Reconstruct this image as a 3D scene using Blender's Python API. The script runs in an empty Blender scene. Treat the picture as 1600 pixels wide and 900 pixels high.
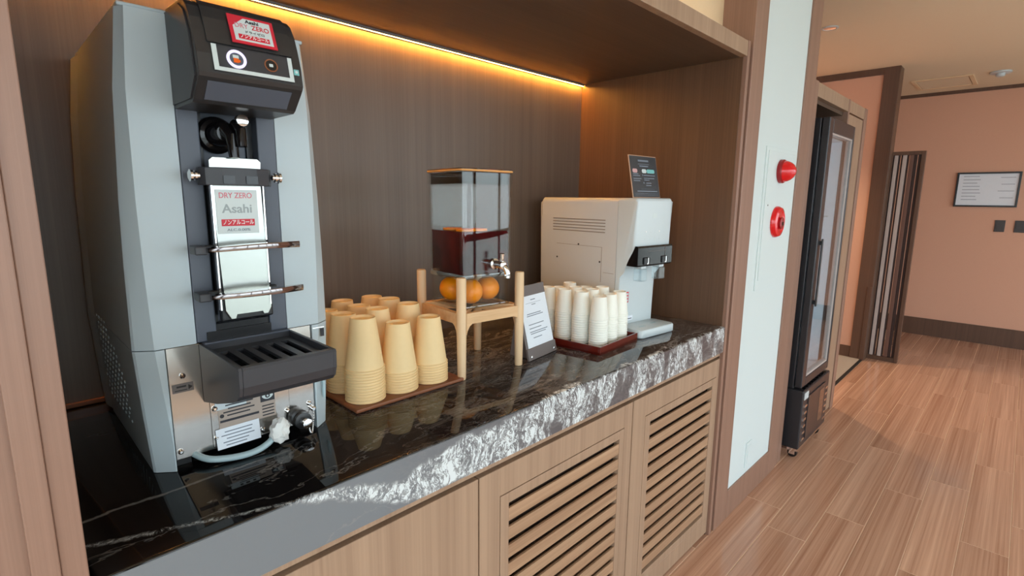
import bpy, bmesh, math, random
from mathutils import Vector, Matrix, Euler
random.seed(7)
SC = bpy.context.scene
COL = SC.collection

# ------------------------------------------------------------------ camera
cam_data = bpy.data.cameras.new('camera')
cam_data.sensor_width = 36.0
cam_data.lens = 814.57 / 1600.0 * 36.0
cam_data.clip_start = 0.01
cam = bpy.data.objects.new('camera', cam_data)
COL.objects.link(cam)
_yaw, _pitch, _roll = 0.797128, -0.170406, 0.010158
_d = Vector((math.sin(_yaw) * math.cos(_pitch), math.cos(_yaw) * math.cos(_pitch), math.sin(_pitch)))
_r = Vector((math.cos(_yaw), -math.sin(_yaw), 0))
_u = _r.cross(_d)
_r2 = _r * math.cos(_roll) + _u * math.sin(_roll)
_u2 = -_r * math.sin(_roll) + _u * math.cos(_roll)
_m = Matrix((_r2, _u2, -_d)).transposed().to_4x4()
_m.translation = Vector((-1.88057, -0.74279, 1.30689))
cam.matrix_world = _m
SC.camera = cam

# ------------------------------------------------------------------ world, exposure
world = bpy.data.worlds.new('overcast_sky')
SC.world = world
world.use_nodes = True
_bg = world.node_tree.nodes['Background']
_bg.inputs[0].default_value = (0.84, 0.93, 1.0, 1)
_bg.inputs[1].default_value = 4.2
SC.view_settings.view_transform = 'Standard'
SC.view_settings.look = 'None'
SC.view_settings.gamma = 1.0
SC.view_settings.use_curve_mapping = False
SC.view_settings.exposure = 0.0

WIN_Y = -2.9          # window wall opposite the counter
def portal(x0, x1, z0, z1, y):
    l = bpy.data.lights.new('window_portal', 'AREA')
    l.shape = 'RECTANGLE'; l.size = x1 - x0; l.size_y = z1 - z0
    l.cycles.is_portal = True
    o = bpy.data.objects.new('window_portal', l); COL.objects.link(o)
    o.location = ((x0 + x1) / 2, y, (z0 + z1) / 2)
    o.rotation_euler = (math.radians(90), 0, 0)     # looks along +Y
    return o
portal(-3.4, 4.5, 0.12, 2.2, WIN_Y + 0.06)
_p = portal(-1.35, 1.35, 0.12, 2.2, 0)
_p.location = (-3.52, -1.50, 1.16); _p.rotation_euler = (math.radians(90), 0, math.radians(-90))   # looks along +X

# ------------------------------------------------------------------ materials
def lin(c):
    c /= 255.0
    return c / 12.92 if c <= 0.04045 else ((c + 0.055) / 1.055) ** 2.4
def rgb(r, g, b): return (lin(r), lin(g), lin(b), 1)
def new_mat(name):
    m = bpy.data.materials.new(name); m.use_nodes = True
    nt = m.node_tree
    return m, nt, nt.nodes['Principled BSDF'], nt.nodes, nt.links
def plain(name, col, rough=0.5, metal=0.0, spec=0.5, noise=0.0, nscale=40, bump=0.0, coat=0.0):
    m, nt, b, N, L = new_mat(name)
    b.inputs['Roughness'].default_value = rough
    b.inputs['Metallic'].default_value = metal
    b.inputs['Specular IOR Level'].default_value = spec
    b.inputs['Coat Weight'].default_value = coat
    b.inputs['Base Color'].default_value = col
    tc = N.new('ShaderNodeTexCoord')
    nz = N.new('ShaderNodeTexNoise'); nz.inputs['Scale'].default_value = nscale; nz.inputs['Detail'].default_value = 4
    L.new(tc.outputs['Object'], nz.inputs['Vector'])
    mx = N.new('ShaderNodeMix'); mx.data_type = 'RGBA'
    k = noise if noise else 0.03
    mx.inputs[6].default_value = tuple(c * (1 - k) for c in col[:3]) + (1,)
    mx.inputs[7].default_value = tuple(min(1, c * (1 + k)) for c in col[:3]) + (1,)
    L.new(nz.outputs[0], mx.inputs[0]); L.new(mx.outputs[2], b.inputs['Base Color'])
    if bump:
        bp = N.new('ShaderNodeBump'); bp.inputs['Strength'].default_value = bump; bp.inputs['Distance'].default_value = 0.002
        L.new(nz.outputs[0], bp.inputs['Height']); L.new(bp.outputs[0], b.inputs['Normal'])
    return m
def wood(name, c1, c2, axis='Z', rough=0.45, scale=1.0, rnd=0.0, spec=0.4, fine=170):
    """straight laminate grain running along one axis"""
    m, nt, b, N, L = new_mat(name)
    b.inputs['Roughness'].default_value = rough
    b.inputs['Specular IOR Level'].default_value = spec
    tc = N.new('ShaderNodeTexCoord'); geo = N.new('ShaderNodeNewGeometry')
    oi = N.new('ShaderNodeObjectInfo')
    mp = N.new('ShaderNodeMapping')
    sc = {'Z': (fine, fine, 1.2), 'X': (1.6, fine, fine), 'Y': (fine, 1.6, fine)}[axis]
    mp.inputs['Scale'].default_value = tuple(s * scale for s in sc)
    L.new(geo.outputs['Position'], mp.inputs['Vector'])
    off = N.new('ShaderNodeMath'); off.operation = 'MULTIPLY'; off.inputs[1].default_value = 30.0
    L.new(oi.outputs['Random'], off.inputs[0])
    cmb = N.new('ShaderNodeCombineXYZ')
    L.new(off.outputs[0], cmb.inputs[0]); L.new(off.outputs[0], cmb.inputs[1]); L.new(off.outputs[0], cmb.inputs[2])
    if rnd: L.new(cmb.outputs[0], mp.inputs['Location'])
    n1 = N.new('ShaderNodeTexNoise'); n1.inputs['Scale'].default_value = 1.0; n1.inputs['Detail'].default_value = 6; n1.inputs['Roughness'].default_value = 0.65
    L.new(mp.outputs[0], n1.inputs['Vector'])
    mp2 = N.new('ShaderNodeMapping'); mp2.inputs['Scale'].default_value = tuple(s * scale * 0.18 for s in sc)
    L.new(geo.outputs['Position'], mp2.inputs['Vector'])
    if rnd: L.new(cmb.outputs[0], mp2.inputs['Location'])
    n2 = N.new('ShaderNodeTexNoise'); n2.inputs['Scale'].default_value = 1.0; n2.inputs['Detail'].default_value = 3
    L.new(mp2.outputs[0], n2.inputs['Vector'])
    ad = N.new('ShaderNodeMath'); ad.operation = 'MULTIPLY_ADD'; ad.inputs[1].default_value = 0.55
    L.new(n1.outputs[0], ad.inputs[0])
    h = N.new('ShaderNodeMath'); h.operation = 'MULTIPLY'; h.inputs[1].default_value = 0.45
    L.new(n2.outputs[0], h.inputs[0]); L.new(h.outputs[0], ad.inputs[2])
    cr = N.new('ShaderNodeValToRGB')
    cr.color_ramp.elements[0].position = 0.34; cr.color_ramp.elements[0].color = c1
    cr.color_ramp.elements[1].position = 0.66; cr.color_ramp.elements[1].color = c2
    L.new(ad.outputs[0], cr.inputs[0])
    if rnd:
        hs = N.new('ShaderNodeHueSaturation')
        mr = N.new('ShaderNodeMapRange'); mr.inputs[3].default_value = 1 - rnd; mr.inputs[4].default_value = 1 + rnd
        L.new(oi.outputs['Random'], mr.inputs[0]); L.new(mr.outputs[0], hs.inputs['Value'])
        L.new(cr.outputs[0], hs.inputs['Color']); L.new(hs.outputs[0], b.inputs['Base Color'])
    else:
        L.new(cr.outputs[0], b.inputs['Base Color'])
    bp = N.new('ShaderNodeBump'); bp.inputs['Strength'].default_value = 0.08; bp.inputs['Distance'].default_value = 0.001
    L.new(n1.outputs[0], bp.inputs['Height']); L.new(bp.outputs[0], b.inputs['Normal'])
    return m
def glass(name, tint=(0.96, 0.98, 0.98, 1), refl=1.0, ior=1.5):
    """thin architectural glass: clear straight-through plus Fresnel mirror"""
    m = bpy.data.materials.new(name); m.use_nodes = True
    nt = m.node_tree; N = nt.nodes; L = nt.links
    N.clear()
    out = N.new('ShaderNodeOutputMaterial'); mix = N.new('ShaderNodeMixShader')
    tr = N.new('ShaderNodeBsdfTransparent'); tr.inputs[0].default_value = tint
    gl = N.new('ShaderNodeBsdfGlossy'); gl.inputs['Roughness'].default_value = 0.015
    fr = N.new('ShaderNodeFresnel')
    ge = N.new('ShaderNodeNewGeometry'); io = N.new('ShaderNodeMath'); io.operation = 'MULTIPLY_ADD'
    io.inputs[1].default_value = 1.0 / ior - ior; io.inputs[2].default_value = ior
    L.new(ge.outputs['Backfacing'], io.inputs[0]); L.new(io.outputs[0], fr.inputs[0])
    mu = N.new('ShaderNodeMath'); mu.operation = 'MULTIPLY'; mu.inputs[1].default_value = refl; mu.use_clamp = True
    L.new(fr.outputs[0], mu.inputs[0]); L.new(mu.outputs[0], mix.inputs[0])
    L.new(tr.outputs[0], mix.inputs[1]); L.new(gl.outputs[0], mix.inputs[2]); L.new(mix.outputs[0], out.inputs[0])
    return m
def emit(name, col, s):
    m = bpy.data.materials.new(name); m.use_nodes = True
    nt = m.node_tree; N = nt.nodes; N.clear()
    o = N.new('ShaderNodeOutputMaterial'); e = N.new('ShaderNodeEmission')
    e.inputs[0].default_value = col; e.inputs[1].default_value = s
    nt.links.new(e.outputs[0], o.inputs[0])
    return m
def steel(name, col, rough, axis='X'):
    m, nt, b, N, L = new_mat(name)
    b.inputs['Metallic'].default_value = 1.0; b.inputs['Base Color'].default_value = col
    tc = N.new('ShaderNodeTexCoord'); mp = N.new('ShaderNodeMapping')
    mp.inputs['Scale'].default_value = (3, 400, 400) if axis == 'X' else (400, 400, 3)
    nz = N.new('ShaderNodeTexNoise'); nz.inputs['Scale'].default_value = 1.0
    L.new(tc.outputs['Object'], mp.inputs[0]); L.new(mp.outputs[0], nz.inputs['Vector'])
    mr = N.new('ShaderNodeMapRange'); mr.inputs[3].default_value = rough * 0.93; mr.inputs[4].default_value = rough * 1.08
    L.new(nz.outputs[0], mr.inputs[0]); L.new(mr.outputs[0], b.inputs['Roughness'])
    return m
def marble(name, honed=False):
    m, nt, b, N, L = new_mat(name)
    b.inputs['Roughness'].default_value = 0.30 if honed else 0.035
    b.inputs['Specular IOR Level'].default_value = 0.55
    geo = N.new('ShaderNodeNewGeometry')
    def math_(op, a, bb=None, c=None, clamp=False):
        n = N.new('ShaderNodeMath'); n.operation = op; n.use_clamp = clamp
        for i, x in enumerate((a, bb, c)):
            if x is None: continue
            if isinstance(x, (int, float)): n.inputs[i].default_value = x
            else: L.new(x, n.inputs[i])
        return n.outputs[0]
    def noise(vec, scale, detail, rough=0.55, dist=0.0):
        n = N.new('ShaderNodeTexNoise'); n.inputs['Scale'].default_value = scale
        n.inputs['Detail'].default_value = detail; n.inputs['Roughness'].default_value = rough; n.inputs['Distortion'].default_value = dist
        L.new(vec, n.inputs['Vector']); return n.outputs[0]
    def mapr(v, a, b_, c, d):
        n = N.new('ShaderNodeMapRange'); n.inputs[1].default_value = a; n.inputs[2].default_value = b_
        n.inputs[3].default_value = c; n.inputs[4].default_value = d; L.new(v, n.inputs[0]); return n.outputs[0]
    # the stone's bedding runs along the slab: squash X
    mp = N.new('ShaderNodeMapping'); mp.inputs['Scale'].default_value = (0.42, 1.0, 1.15); mp.inputs['Rotation'].default_value = (0.5, 0.1, 0.12)
    L.new(geo.outputs['Position'], mp.inputs[0])
    warp = N.new('ShaderNodeTexNoise'); warp.inputs['Scale'].default_value = 4.0; warp.inputs['Detail'].default_value = 5
    L.new(mp.outputs[0], warp.inputs['Vector'])
    wv = N.new('ShaderNodeVectorMath'); wv.operation = 'MULTIPLY_ADD'
    wv.inputs[1].default_value = (0.32, 0.32, 0.32)
    L.new(warp.outputs[1], wv.inputs[0]); L.new(mp.outputs[0], wv.inputs[2])
    V = wv.outputs[0]
    sx = N.new('ShaderNodeSeparateXYZ'); L.new(geo.outputs['Position'], sx.inputs[0])
    X, Y, Z = sx.outputs
    t = math_('SUBTRACT', math_('ADD', Y, Z), 0.85)      # distance across the slab, folded over its front edge
    # thin long veins
    n1 = noise(V, 3.0, 7, 0.6)
    v1 = mapr(math_('ABSOLUTE', math_('SUBTRACT', n1, 0.5)), 0.0, 0.006, 1.0, 0.0)
    n2 = noise(V, 9.0, 10, 0.7, 0.8)
    v2 = mapr(math_('ABSOLUTE', math_('SUBTRACT', n2, 0.52)), 0.0, 0.026, 1.0, 0.0)
    n3 = noise(V, 26.0, 8, 0.7, 0.8)
    v3 = mapr(math_('ABSOLUTE', math_('SUBTRACT', n3, 0.5)), 0.0, 0.03, 1.0, 0.0)
    gx = mapr(X, -1.50, -0.95, 0.0, 1.0)
    patch = noise(V, 2.6, 4, 0.6)
    pm = mapr(patch, 0.42, 0.58, 0.0, 1.0)
    fine = math_('MULTIPLY', math_('MAXIMUM', v2, math_('MULTIPLY', v3, 0.6)), math_('MULTIPLY', gx, math_('MULTIPLY_ADD', pm, 0.85, 0.3)))
    # one big white vein: thin at the left, it swells into a crackled mass that spills over the front edge
    g = N.new('ShaderNodeVectorMath'); g.operation = 'MULTIPLY_ADD'; g.inputs[1].default_value = (0.07, 0.07, 0.07)
    w2 = N.new('ShaderNodeTexNoise'); w2.inputs['Scale'].default_value = 14.0; w2.inputs['Detail'].default_value = 4
    L.new(geo.outputs['Position'], w2.inputs['Vector']); L.new(w2.outputs[1], g.inputs[0]); L.new(geo.outputs['Position'], g.inputs[2])
    PV = g.outputs[0]
    sm = N.new('ShaderNodeMapping'); sm.inputs['Scale'].default_value = (1.3, 1.0, 0.5); L.new(PV, sm.inputs[0]); SV = sm.outputs[0]
    t0 = mapr(X, -1.83, -1.42, 0.085, -0.062)
    wd = mapr(X, -1.60, -1.02, 0.003, 0.070)
    warp1 = math_('MULTIPLY', math_('SUBTRACT', noise(PV, 7.0, 8, 0.65), 0.5), mapr(X, -1.6, -1.1, 0.05, 0.13))
    dist = math_('ABSOLUTE', math_('ADD', math_('SUBTRACT', t, t0), warp1))
    mass = mapr(math_('SUBTRACT', wd, dist), -0.004, 0.006, 0.0, 1.0)
    second = mapr(math_('SUBTRACT', 0.0022, math_('ABSOLUTE', math_('ADD', math_('SUBTRACT', t, mapr(X, -1.83, -1.55, 0.155, 0.165)), math_('MULTIPLY', warp1, 0.7)))), -0.002, 0.001, 0.0, 0.5)
    second = math_('MULTIPLY', second, mapr(X, -1.6, -1.5, 1.0, 0.0))
    c1 = mapr(math_('ABSOLUTE', math_('SUBTRACT', noise(SV, 24.0, 7, 0.65, 0.5), 0.5)), 0.008, 0.035, 0.0, 1.0)
    c2 = mapr(math_('ABSOLUTE', math_('SUBTRACT', noise(SV, 60.0, 6, 0.7, 0.5), 0.5)), 0.008, 0.045, 0.25, 1.0)
    gap = mapr(noise(SV, 13.0, 6, 0.6), 0.43, 0.50, 0.0, 1.0)
    gap = math_('MAXIMUM', gap, mapr(X, -1.25, -1.05, 1.0, 0.0))
    heavy = math_('MULTIPLY', math_('MULTIPLY', mass, gap), math_('MULTIPLY', c1, c2))
    vein = math_('MAXIMUM', math_('MAXIMUM', math_('MAXIMUM', math_('MULTIPLY', v1, 0.35), second), fine), heavy, clamp=True)
    base = N.new('ShaderNodeMix'); base.data_type = 'RGBA'
    base.inputs[6].default_value = (0.18, 0.20, 0.22, 1) if honed else (0.006, 0.005, 0.005, 1)
    base.inputs[7].default_value = (0.085, 0.075, 0.08, 1) if honed else (0.06, 0.047, 0.043, 1)
    L.new(mapr(X, -1.45, -0.9, 0.0, 1.0) if honed else math_('MULTIPLY', gx, mapr(noise(V, 5, 5), 0.35, 0.7, 0.1, 1.0)), base.inputs[0])
    vc = N.new('ShaderNodeMix'); vc.data_type = 'RGBA'
    vc.inputs[6].default_value = (0.30, 0.29, 0.28, 1); vc.inputs[7].default_value = (0.72, 0.78, 0.80, 1)
    L.new(heavy, vc.inputs[0])
    fin = N.new('ShaderNodeMix'); fin.data_type = 'RGBA'
    L.new(vein, fin.inputs[0]); L.new(base.outputs[2], fin.inputs[6]); L.new(vc.outputs[2], fin.inputs[7])
    L.new(fin.outputs[2], b.inputs['Base Color'])
    return m

M = {}
M['wood_cab'] = wood('brown_laminate', rgb(152, 124, 102), rgb(176, 147, 122), 'Z', 0.42)
M['wood_back'] = wood('dark_laminate', rgb(102, 86, 74), rgb(118, 101, 88), 'Z', 0.4)
M['wood_side'] = wood('side_laminate', rgb(94, 68, 51), rgb(112, 83, 62), 'Z', 0.4)
M['wood_shelf'] = wood('shelf_laminate', rgb(88, 68, 54), rgb(104, 82, 66), 'X', 0.45)
M['trim'] = wood('trim_laminate', rgb(136, 104, 88), rgb(156, 121, 103), 'Z', 0.4, spec=0.5)
M['trim_dark'] = wood('jamb_laminate', rgb(88, 64, 50), rgb(106, 78, 62), 'Z', 0.45)
M['slat'] = wood('slat_laminate', rgb(146, 112, 86), rgb(182, 148, 118), 'X', 0.42, rnd=0.07)
M['plank'] = wood('floor_plank', rgb(162, 115, 89), rgb(216, 172, 144), 'X', 0.15, scale=0.6, rnd=0.05, spec=0.5)
M['grout'] = plain('floor_grout', rgb(222, 186, 156), 0.6)
M['marble'] = marble('black_marble')
M['marble_edge'] = marble('honed_marble_edge', True)
M['white_panel'] = plain('white_wallcloth', rgb(212, 223, 223), 0.7, noise=0.02, nscale=250, bump=0.15)
M['orange_wall'] = plain('orange_wallcloth', rgb(220, 170, 144), 0.85, noise=0.04, nscale=180, bump=0.25)
M['beige_wall'] = plain('beige_wallcloth', rgb(232, 204, 166), 0.85, noise=0.03, nscale=160, bump=0.2)
M['ceiling'] = plain('ceiling_cloth', rgb(232, 216, 188), 0.9, noise=0.03, nscale=140, bump=0.2)
M['black_gap'] = plain('black_gap', rgb(22, 18, 16), 0.8)
M['dark_back'] = plain('louver_backing', rgb(64, 50, 42), 0.8)
M['grey_body'] = plain('pale_grey_plastic', rgb(186, 200, 206), 0.42, noise=0.015)
M['dark_plastic'] = plain('charcoal_plastic', rgb(54, 55, 60), 0.4)
M['slate'] = plain('slate_plastic', rgb(84, 90, 102), 0.38)
M['black_plastic'] = plain('black_plastic', rgb(26, 26, 28), 0.3)
M['black_gloss'] = plain('black_gloss', rgb(18, 16, 17), 0.12)
M['steel'] = steel('brushed_steel', (0.56, 0.53, 0.50, 1), 0.16)
M['mirror_steel'] = steel('polished_steel', (0.46, 0.48, 0.45, 1), 0.20, 'Z')
M['chrome'] = plain('chrome', (0.85, 0.85, 0.85, 1), 0.06, 1.0)
M['dark_chrome'] = plain('smoked_chrome', (0.32, 0.29, 0.29, 1), 0.08, 1.0)
M['white_plastic'] = plain('white_plastic', rgb(202, 212, 215), 0.35, noise=0.01)
M['warm_white'] = plain('warm_white_plastic', rgb(204, 212, 216), 0.4, noise=0.01)
M['cup_tan'] = plain('kraft_paper', rgb(240, 210, 158), 0.62, noise=0.03, nscale=90)
M['cup_white'] = plain('white_paper', rgb(243, 243, 233), 0.6, noise=0.02, nscale=90)
M['tray_brown'] = wood('brown_tray_wood', rgb(120, 72, 46), rgb(150, 94, 64), 'X', 0.35)
M['tray_red'] = plain('red_lacquer', rgb(96, 26, 18), 0.14, coat=0.5, noise=0.12, nscale=30)
M['pale_wood'] = wood('pale_pine', rgb(214, 176, 134), rgb(236, 205, 166), 'Z', 0.5, scale=0.6)
M['pale_wood_x'] = wood('pale_pine_rail', rgb(212, 170, 124), rgb(234, 198, 154), 'X', 0.5, scale=0.5)
M['glass'] = glass('clear_glass', (0.95, 0.97, 0.97, 1), 1.0)
M['glass_vessel'] = glass('vessel_glass', (0.955, 0.97, 0.965, 1), 1.15)
M['glass_edge'] = glass('thick_glass_edge', (0.74, 0.78, 0.77, 1), 3.0)
M['glass_base'] = glass('base_glass', (0.97, 0.98, 0.975, 1), 0.25)
M['glass_led_tint'] = glass('lid_glass', (0.90, 0.78, 0.6, 1), 1.4)  # clear lid glass, tinted with the orange of the LED light
M['clear_plastic'] = glass('clear_plastic', (0.86, 0.91, 0.93, 1), 1.8)
M['orange_peel'] = plain('orange_peel', rgb(255, 146, 6), 0.38, noise=0.08, nscale=160, bump=0.35)
M['orange_flesh'] = plain('orange_flesh', rgb(238, 98, 22), 0.3, noise=0.2, nscale=90)
M['leather'] = plain('taupe_leather', rgb(112, 103, 100), 0.55, noise=0.06, nscale=300, bump=0.2)
M['paper'] = plain('white_paper_sheet', rgb(232, 238, 246), 0.7)
M['ink'] = plain('grey_print', rgb(120, 128, 140), 0.7)
M['ink_faint'] = plain('faint_print', rgb(166, 172, 184), 0.7)
M['vent'] = plain('vent_grey', rgb(140, 136, 132), 0.6)
M['led_glint_edge'] = plain('lid_edge_led_glint', rgb(228, 164, 92), 0.15)  # LED reflection on the lid edge, painted as orange
M['ink_glare'] = plain('glare_faded_print', rgb(158, 168, 170), 0.5)  # glare over the logo is put into this pale ink colour
M['ink_dark'] = plain('dark_print', rgb(50, 50, 56), 0.7)
M['ink_red'] = plain('red_print', rgb(206, 40, 58), 0.5)
M['ink_pink'] = plain('pink_print', rgb(214, 120, 132), 0.5)
M['ink_white'] = plain('white_print', rgb(240, 240, 240), 0.6)
M['label_silver'] = plain('silver_label', rgb(206, 216, 216), 0.4)
M['sign_dark'] = plain('charcoal_card', rgb(62, 64, 68), 0.3)
M['sign_edge'] = plain('acrylic_edge', rgb(196, 158, 132), 0.2)
M['teal'] = plain('teal_print', rgb(120, 190, 190), 0.5)
M['rose'] = plain('rose_print', rgb(205, 160, 160), 0.5)
M['alarm_red'] = plain('alarm_red', rgb(224, 14, 26), 0.2, coat=0.6)
M['alarm_dark'] = plain('alarm_dark_red', rgb(150, 16, 24), 0.35)
M['tissue'] = plain('tissue_white', rgb(236, 236, 232), 0.85, noise=0.03, bump=0.4)
M['hose'] = plain('hose_blue_grey', rgb(176, 200, 206), 0.3)
M['mat'] = plain('grey_carpet', rgb(172, 162, 150), 0.95, noise=0.2, nscale=500, bump=0.5)
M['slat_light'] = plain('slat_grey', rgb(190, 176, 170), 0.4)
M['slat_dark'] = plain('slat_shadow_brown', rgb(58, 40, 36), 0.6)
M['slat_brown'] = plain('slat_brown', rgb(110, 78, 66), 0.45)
M['fridge_liner'] = plain('fridge_liner', rgb(226, 236, 244), 0.5)
M['fridge_black'] = plain('fridge_black', rgb(40, 40, 44), 0.3)
M['fridge_brown'] = plain('fridge_frame_brown', rgb(66, 50, 46), 0.3)
M['outside'] = plain('paving_outside', rgb(200, 200, 193), 0.9, noise=0.06)
M['switch'] = plain('charcoal_switch', rgb(70, 66, 66), 0.5)
M['led'] = emit('warm_led', (1.0, 0.41, 0.055, 1), 250.0)
M['lamp_ring'] = emit('button_glow', (0.80, 0.74, 1.0, 1), 1.3)
M['fridge_led'] = emit('fridge_led', (0.80, 0.92, 1.0, 1), 8.0)
M['added_cove'] = emit('added_cove_led', (1.0, 0.60, 0.24, 1), 6.0)  # glow of the added strip on the shelf top
def juice():
    m, nt, b, N, L = new_mat('red_tea')
    b.inputs['Specular IOR Level'].default_value = 0.08
    b.inputs['Roughness'].default_value = 0.05
    tc = N.new('ShaderNodeTexCoord'); nz = N.new('ShaderNodeTexNoise'); nz.inputs['Scale'].default_value = 9
    L.new(tc.outputs['Object'], nz.inputs['Vector'])
    cr = N.new('ShaderNodeValToRGB')
    cr.color_ramp.elements[0].position = 0.4; cr.color_ramp.elements[0].color = (0.03, 0.002, 0.003, 1)
    cr.color_ramp.elements[1].position = 0.75; cr.color_ramp.elements[1].color = (0.16, 0.006, 0.008, 1)
    L.new(nz.outputs[0], cr.inputs[0]); L.new(cr.outputs[0], b.inputs['Base Color'])
    return m
M['juice'] = juice()

# ------------------------------------------------------------------ mesh helpers
def fin(name, bm, mat, parent=None, loc=None, smooth=False, rot=None, ang=35):
    """bm is in world coordinates when the parent is an unrotated Empty: shift to parent's local frame"""
    bmesh.ops.recalc_face_normals(bm, faces=bm.faces)
    me = bpy.data.meshes.new(name)
    off = Vector((0, 0, 0))
    if parent is not None and parent.get('_world', 0):
        off = Vector(parent['_base'])
        bmesh.ops.translate(bm, verts=bm.verts, vec=-off)
    bm.to_mesh(me); bm.free()
    me.materials.append(M[mat] if isinstance(mat, str) else mat)
    if smooth:
        for p in me.polygons: p.use_smooth = True
        try: me.set_sharp_from_angle(angle=math.radians(ang))
        except Exception: pass
    o = bpy.data.objects.new(name, me); COL.objects.link(o)
    if parent is not None: o.parent = parent
    if loc is not None: o.location = loc
    if rot is not None: o.rotation_euler = rot
    if parent is not None and parent.get('_world', 0):
        o['_world'] = 1; o['_base'] = parent['_base']
    elif parent is not None and parent.get('_local', 0): o['_local'] = 1
    return o
def tag(o, label=None, cat=None, group=None, kind=None):
    if label: o['label'] = label
    if cat: o['category'] = cat
    if group: o['group'] = group
    if kind: o['kind'] = kind
    return o
def thing(name, loc, label, cat, group=None, rz=0.0, world=True):
    """world=True: children are modelled in world coordinates; False: in the thing's own frame"""
    o = bpy.data.objects.new(name, None); COL.objects.link(o)
    o.empty_display_size = 0.05
    o.location = loc; o.rotation_euler = (0, 0, rz)
    tag(o, label, cat, group)
    if world: o['_world'] = 1; o['_base'] = tuple(loc)
    else: o['_local'] = 1
    return o
def struct(name, bm, mat, smooth=False):
    return tag(fin(name, bm, mat, smooth=smooth), kind='structure')
def box(bm, x0, x1, y0, y1, z0, z1, bev=0.0, seg=2, mat=None):
    vs = [bm.verts.new(p) for p in ((x0,y0,z0),(x1,y0,z0),(x1,y1,z0),(x0,y1,z0),(x0,y0,z1),(x1,y0,z1),(x1,y1,z1),(x0,y1,z1))]
    fs = [bm.faces.new([vs[i] for i in f]) for f in ((0,3,2,1),(4,5,6,7),(0,1,5,4),(1,2,6,5),(2,3,7,6),(3,0,4,7))]
    if bev:
        es = list({e for f in fs for e in f.edges})
        bmesh.ops.bevel(bm, geom=es, offset=bev, segments=seg, profile=0.5, affect='EDGES')
    return bm
def B(*a, **k): return box(bmesh.new(), *a, **k)
def prism(bm, poly, axis, a, b, bev=0.0):
    """extrude a 2D polygon along an axis: X -> poly is (y,z); Y -> (x,z); Z -> (x,y)"""
    def P(p, t): return {'X': (t, p[0], p[1]), 'Y': (p[0], t, p[1]), 'Z': (p[0], p[1], t)}[axis]
    A = [bm.verts.new(P(p, a)) for p in poly]; C = [bm.verts.new(P(p, b)) for p in poly]
    n = len(poly); fs = [bm.faces.new(A), bm.faces.new(C[::-1])]
    for i in range(n): fs.append(bm.faces.new((A[i], C[i], C[(i+1) % n], A[(i+1) % n])))
    if bev:
        es = list({e for f in fs[:2] for e in f.edges})
        bmesh.ops.bevel(bm, geom=es, offset=bev, segments=2, profile=0.5, affect='EDGES')
    return bm
def loft(bm, rings, cap0=True, cap1=True):
    R = [[bm.verts.new(p) for p in r] for r in rings]
    n = len(R[0])
    for a, b in zip(R, R[1:]):
        for i in range(n): bm.faces.new((a[i], a[(i+1) % n], b[(i+1) % n], b[i]))
    if cap0: bm.faces.new(R[0][::-1])
    if cap1: bm.faces.new(R[-1])
    return bm
def lathe(bm, prof, seg=24, c=(0, 0, 0), axis='Z', cap0=True, cap1=True):
    rings = []
    for r, h in prof:
        ring = []
        for i in range(seg):
            a = 2 * math.pi * i / seg; x, y = r * math.cos(a), r * math.sin(a)
            p = {'Z': (x, y, h), 'Y': (x, h, y), 'X': (h, x, y)}[axis]
            ring.append((p[0] + c[0], p[1] + c[1], p[2] + c[2]))
        rings.append(ring)
    return loft(bm, rings, cap0, cap1)
def tube(bm, pts, r, seg=10):
    pts = [Vector(p) for p in pts]; rings = []
    up = Vector((0, 0, 1))
    for i, p in enumerate(pts):
        t = (pts[min(i+1, len(pts)-1)] - pts[max(i-1, 0)]).normalized()
        a = t.cross(up)
        if a.length < 1e-4: a = t.cross(Vector((0, 1, 0)))
        a.normalize(); b = t.cross(a)
        rr = r[i] if isinstance(r, (list, tuple)) else r
        rings.append([tuple(p + (a * math.cos(2*math.pi*k/seg) + b * math.sin(2*math.pi*k/seg)) * rr) for k in range(seg)])
    return loft(bm, rings)
def smooth_path(pts, n=6):
    pts = [Vector(p) for p in pts]; out = []
    P = [pts[0]] + pts + [pts[-1]]
    for i in range(1, len(P) - 2):
        for k in range(n):
            t = k / n; a, b, c, d = P[i-1], P[i], P[i+1], P[i+2]
            out.append(0.5 * ((2*b) + (-a+c)*t + (2*a-5*b+4*c-d)*t*t + (-a+3*b-3*c+d)*t**3))
    out.append(pts[-1]); return out
def rrect(hx, hy, rad, z, n=4, cx=0, cy=0):
    out = []
    for sx, sy, a0 in ((1, 1, 0), (-1, 1, 90), (-1, -1, 180), (1, -1, 270)):
        for k in range(n + 1):
            a = math.radians(a0 + 90 * k / n)
            out.append((cx + sx * (hx - rad) + rad * math.cos(a), cy + sy * (hy - rad) + rad * math.sin(a), z))
    return out
def ball(bm, c, r, seg=12, sz=1.0):
    bmesh.ops.create_uvsphere(bm, u_segments=seg, v_segments=max(6, seg // 2), radius=r, matrix=Matrix.Translation(c) @ Matrix.Diagonal((1, 1, sz, 1)))
    return bm
_dg_cache = {}
def text_bm(s, size, depth=0.0003, align='CENTER', bold=0.0, shear=0.0):
    cu = bpy.data.curves.new('lettering', 'FONT'); cu.body = s; cu.size = size
    cu.align_x = align; cu.align_y = 'CENTER'; cu.extrude = depth; cu.offset = bold; cu.shear = shear; cu.resolution_u = 3
    o = bpy.data.objects.new('lettering', cu); COL.objects.link(o)
    dg = bpy.context.evaluated_depsgraph_get()
    me = bpy.data.meshes.new_from_object(o.evaluated_get(dg))
    bm = bmesh.new(); bm.from_mesh(me)
    bpy.data.objects.remove(o); bpy.data.curves.remove(cu); bpy.data.meshes.remove(me)
    return bm
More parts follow.
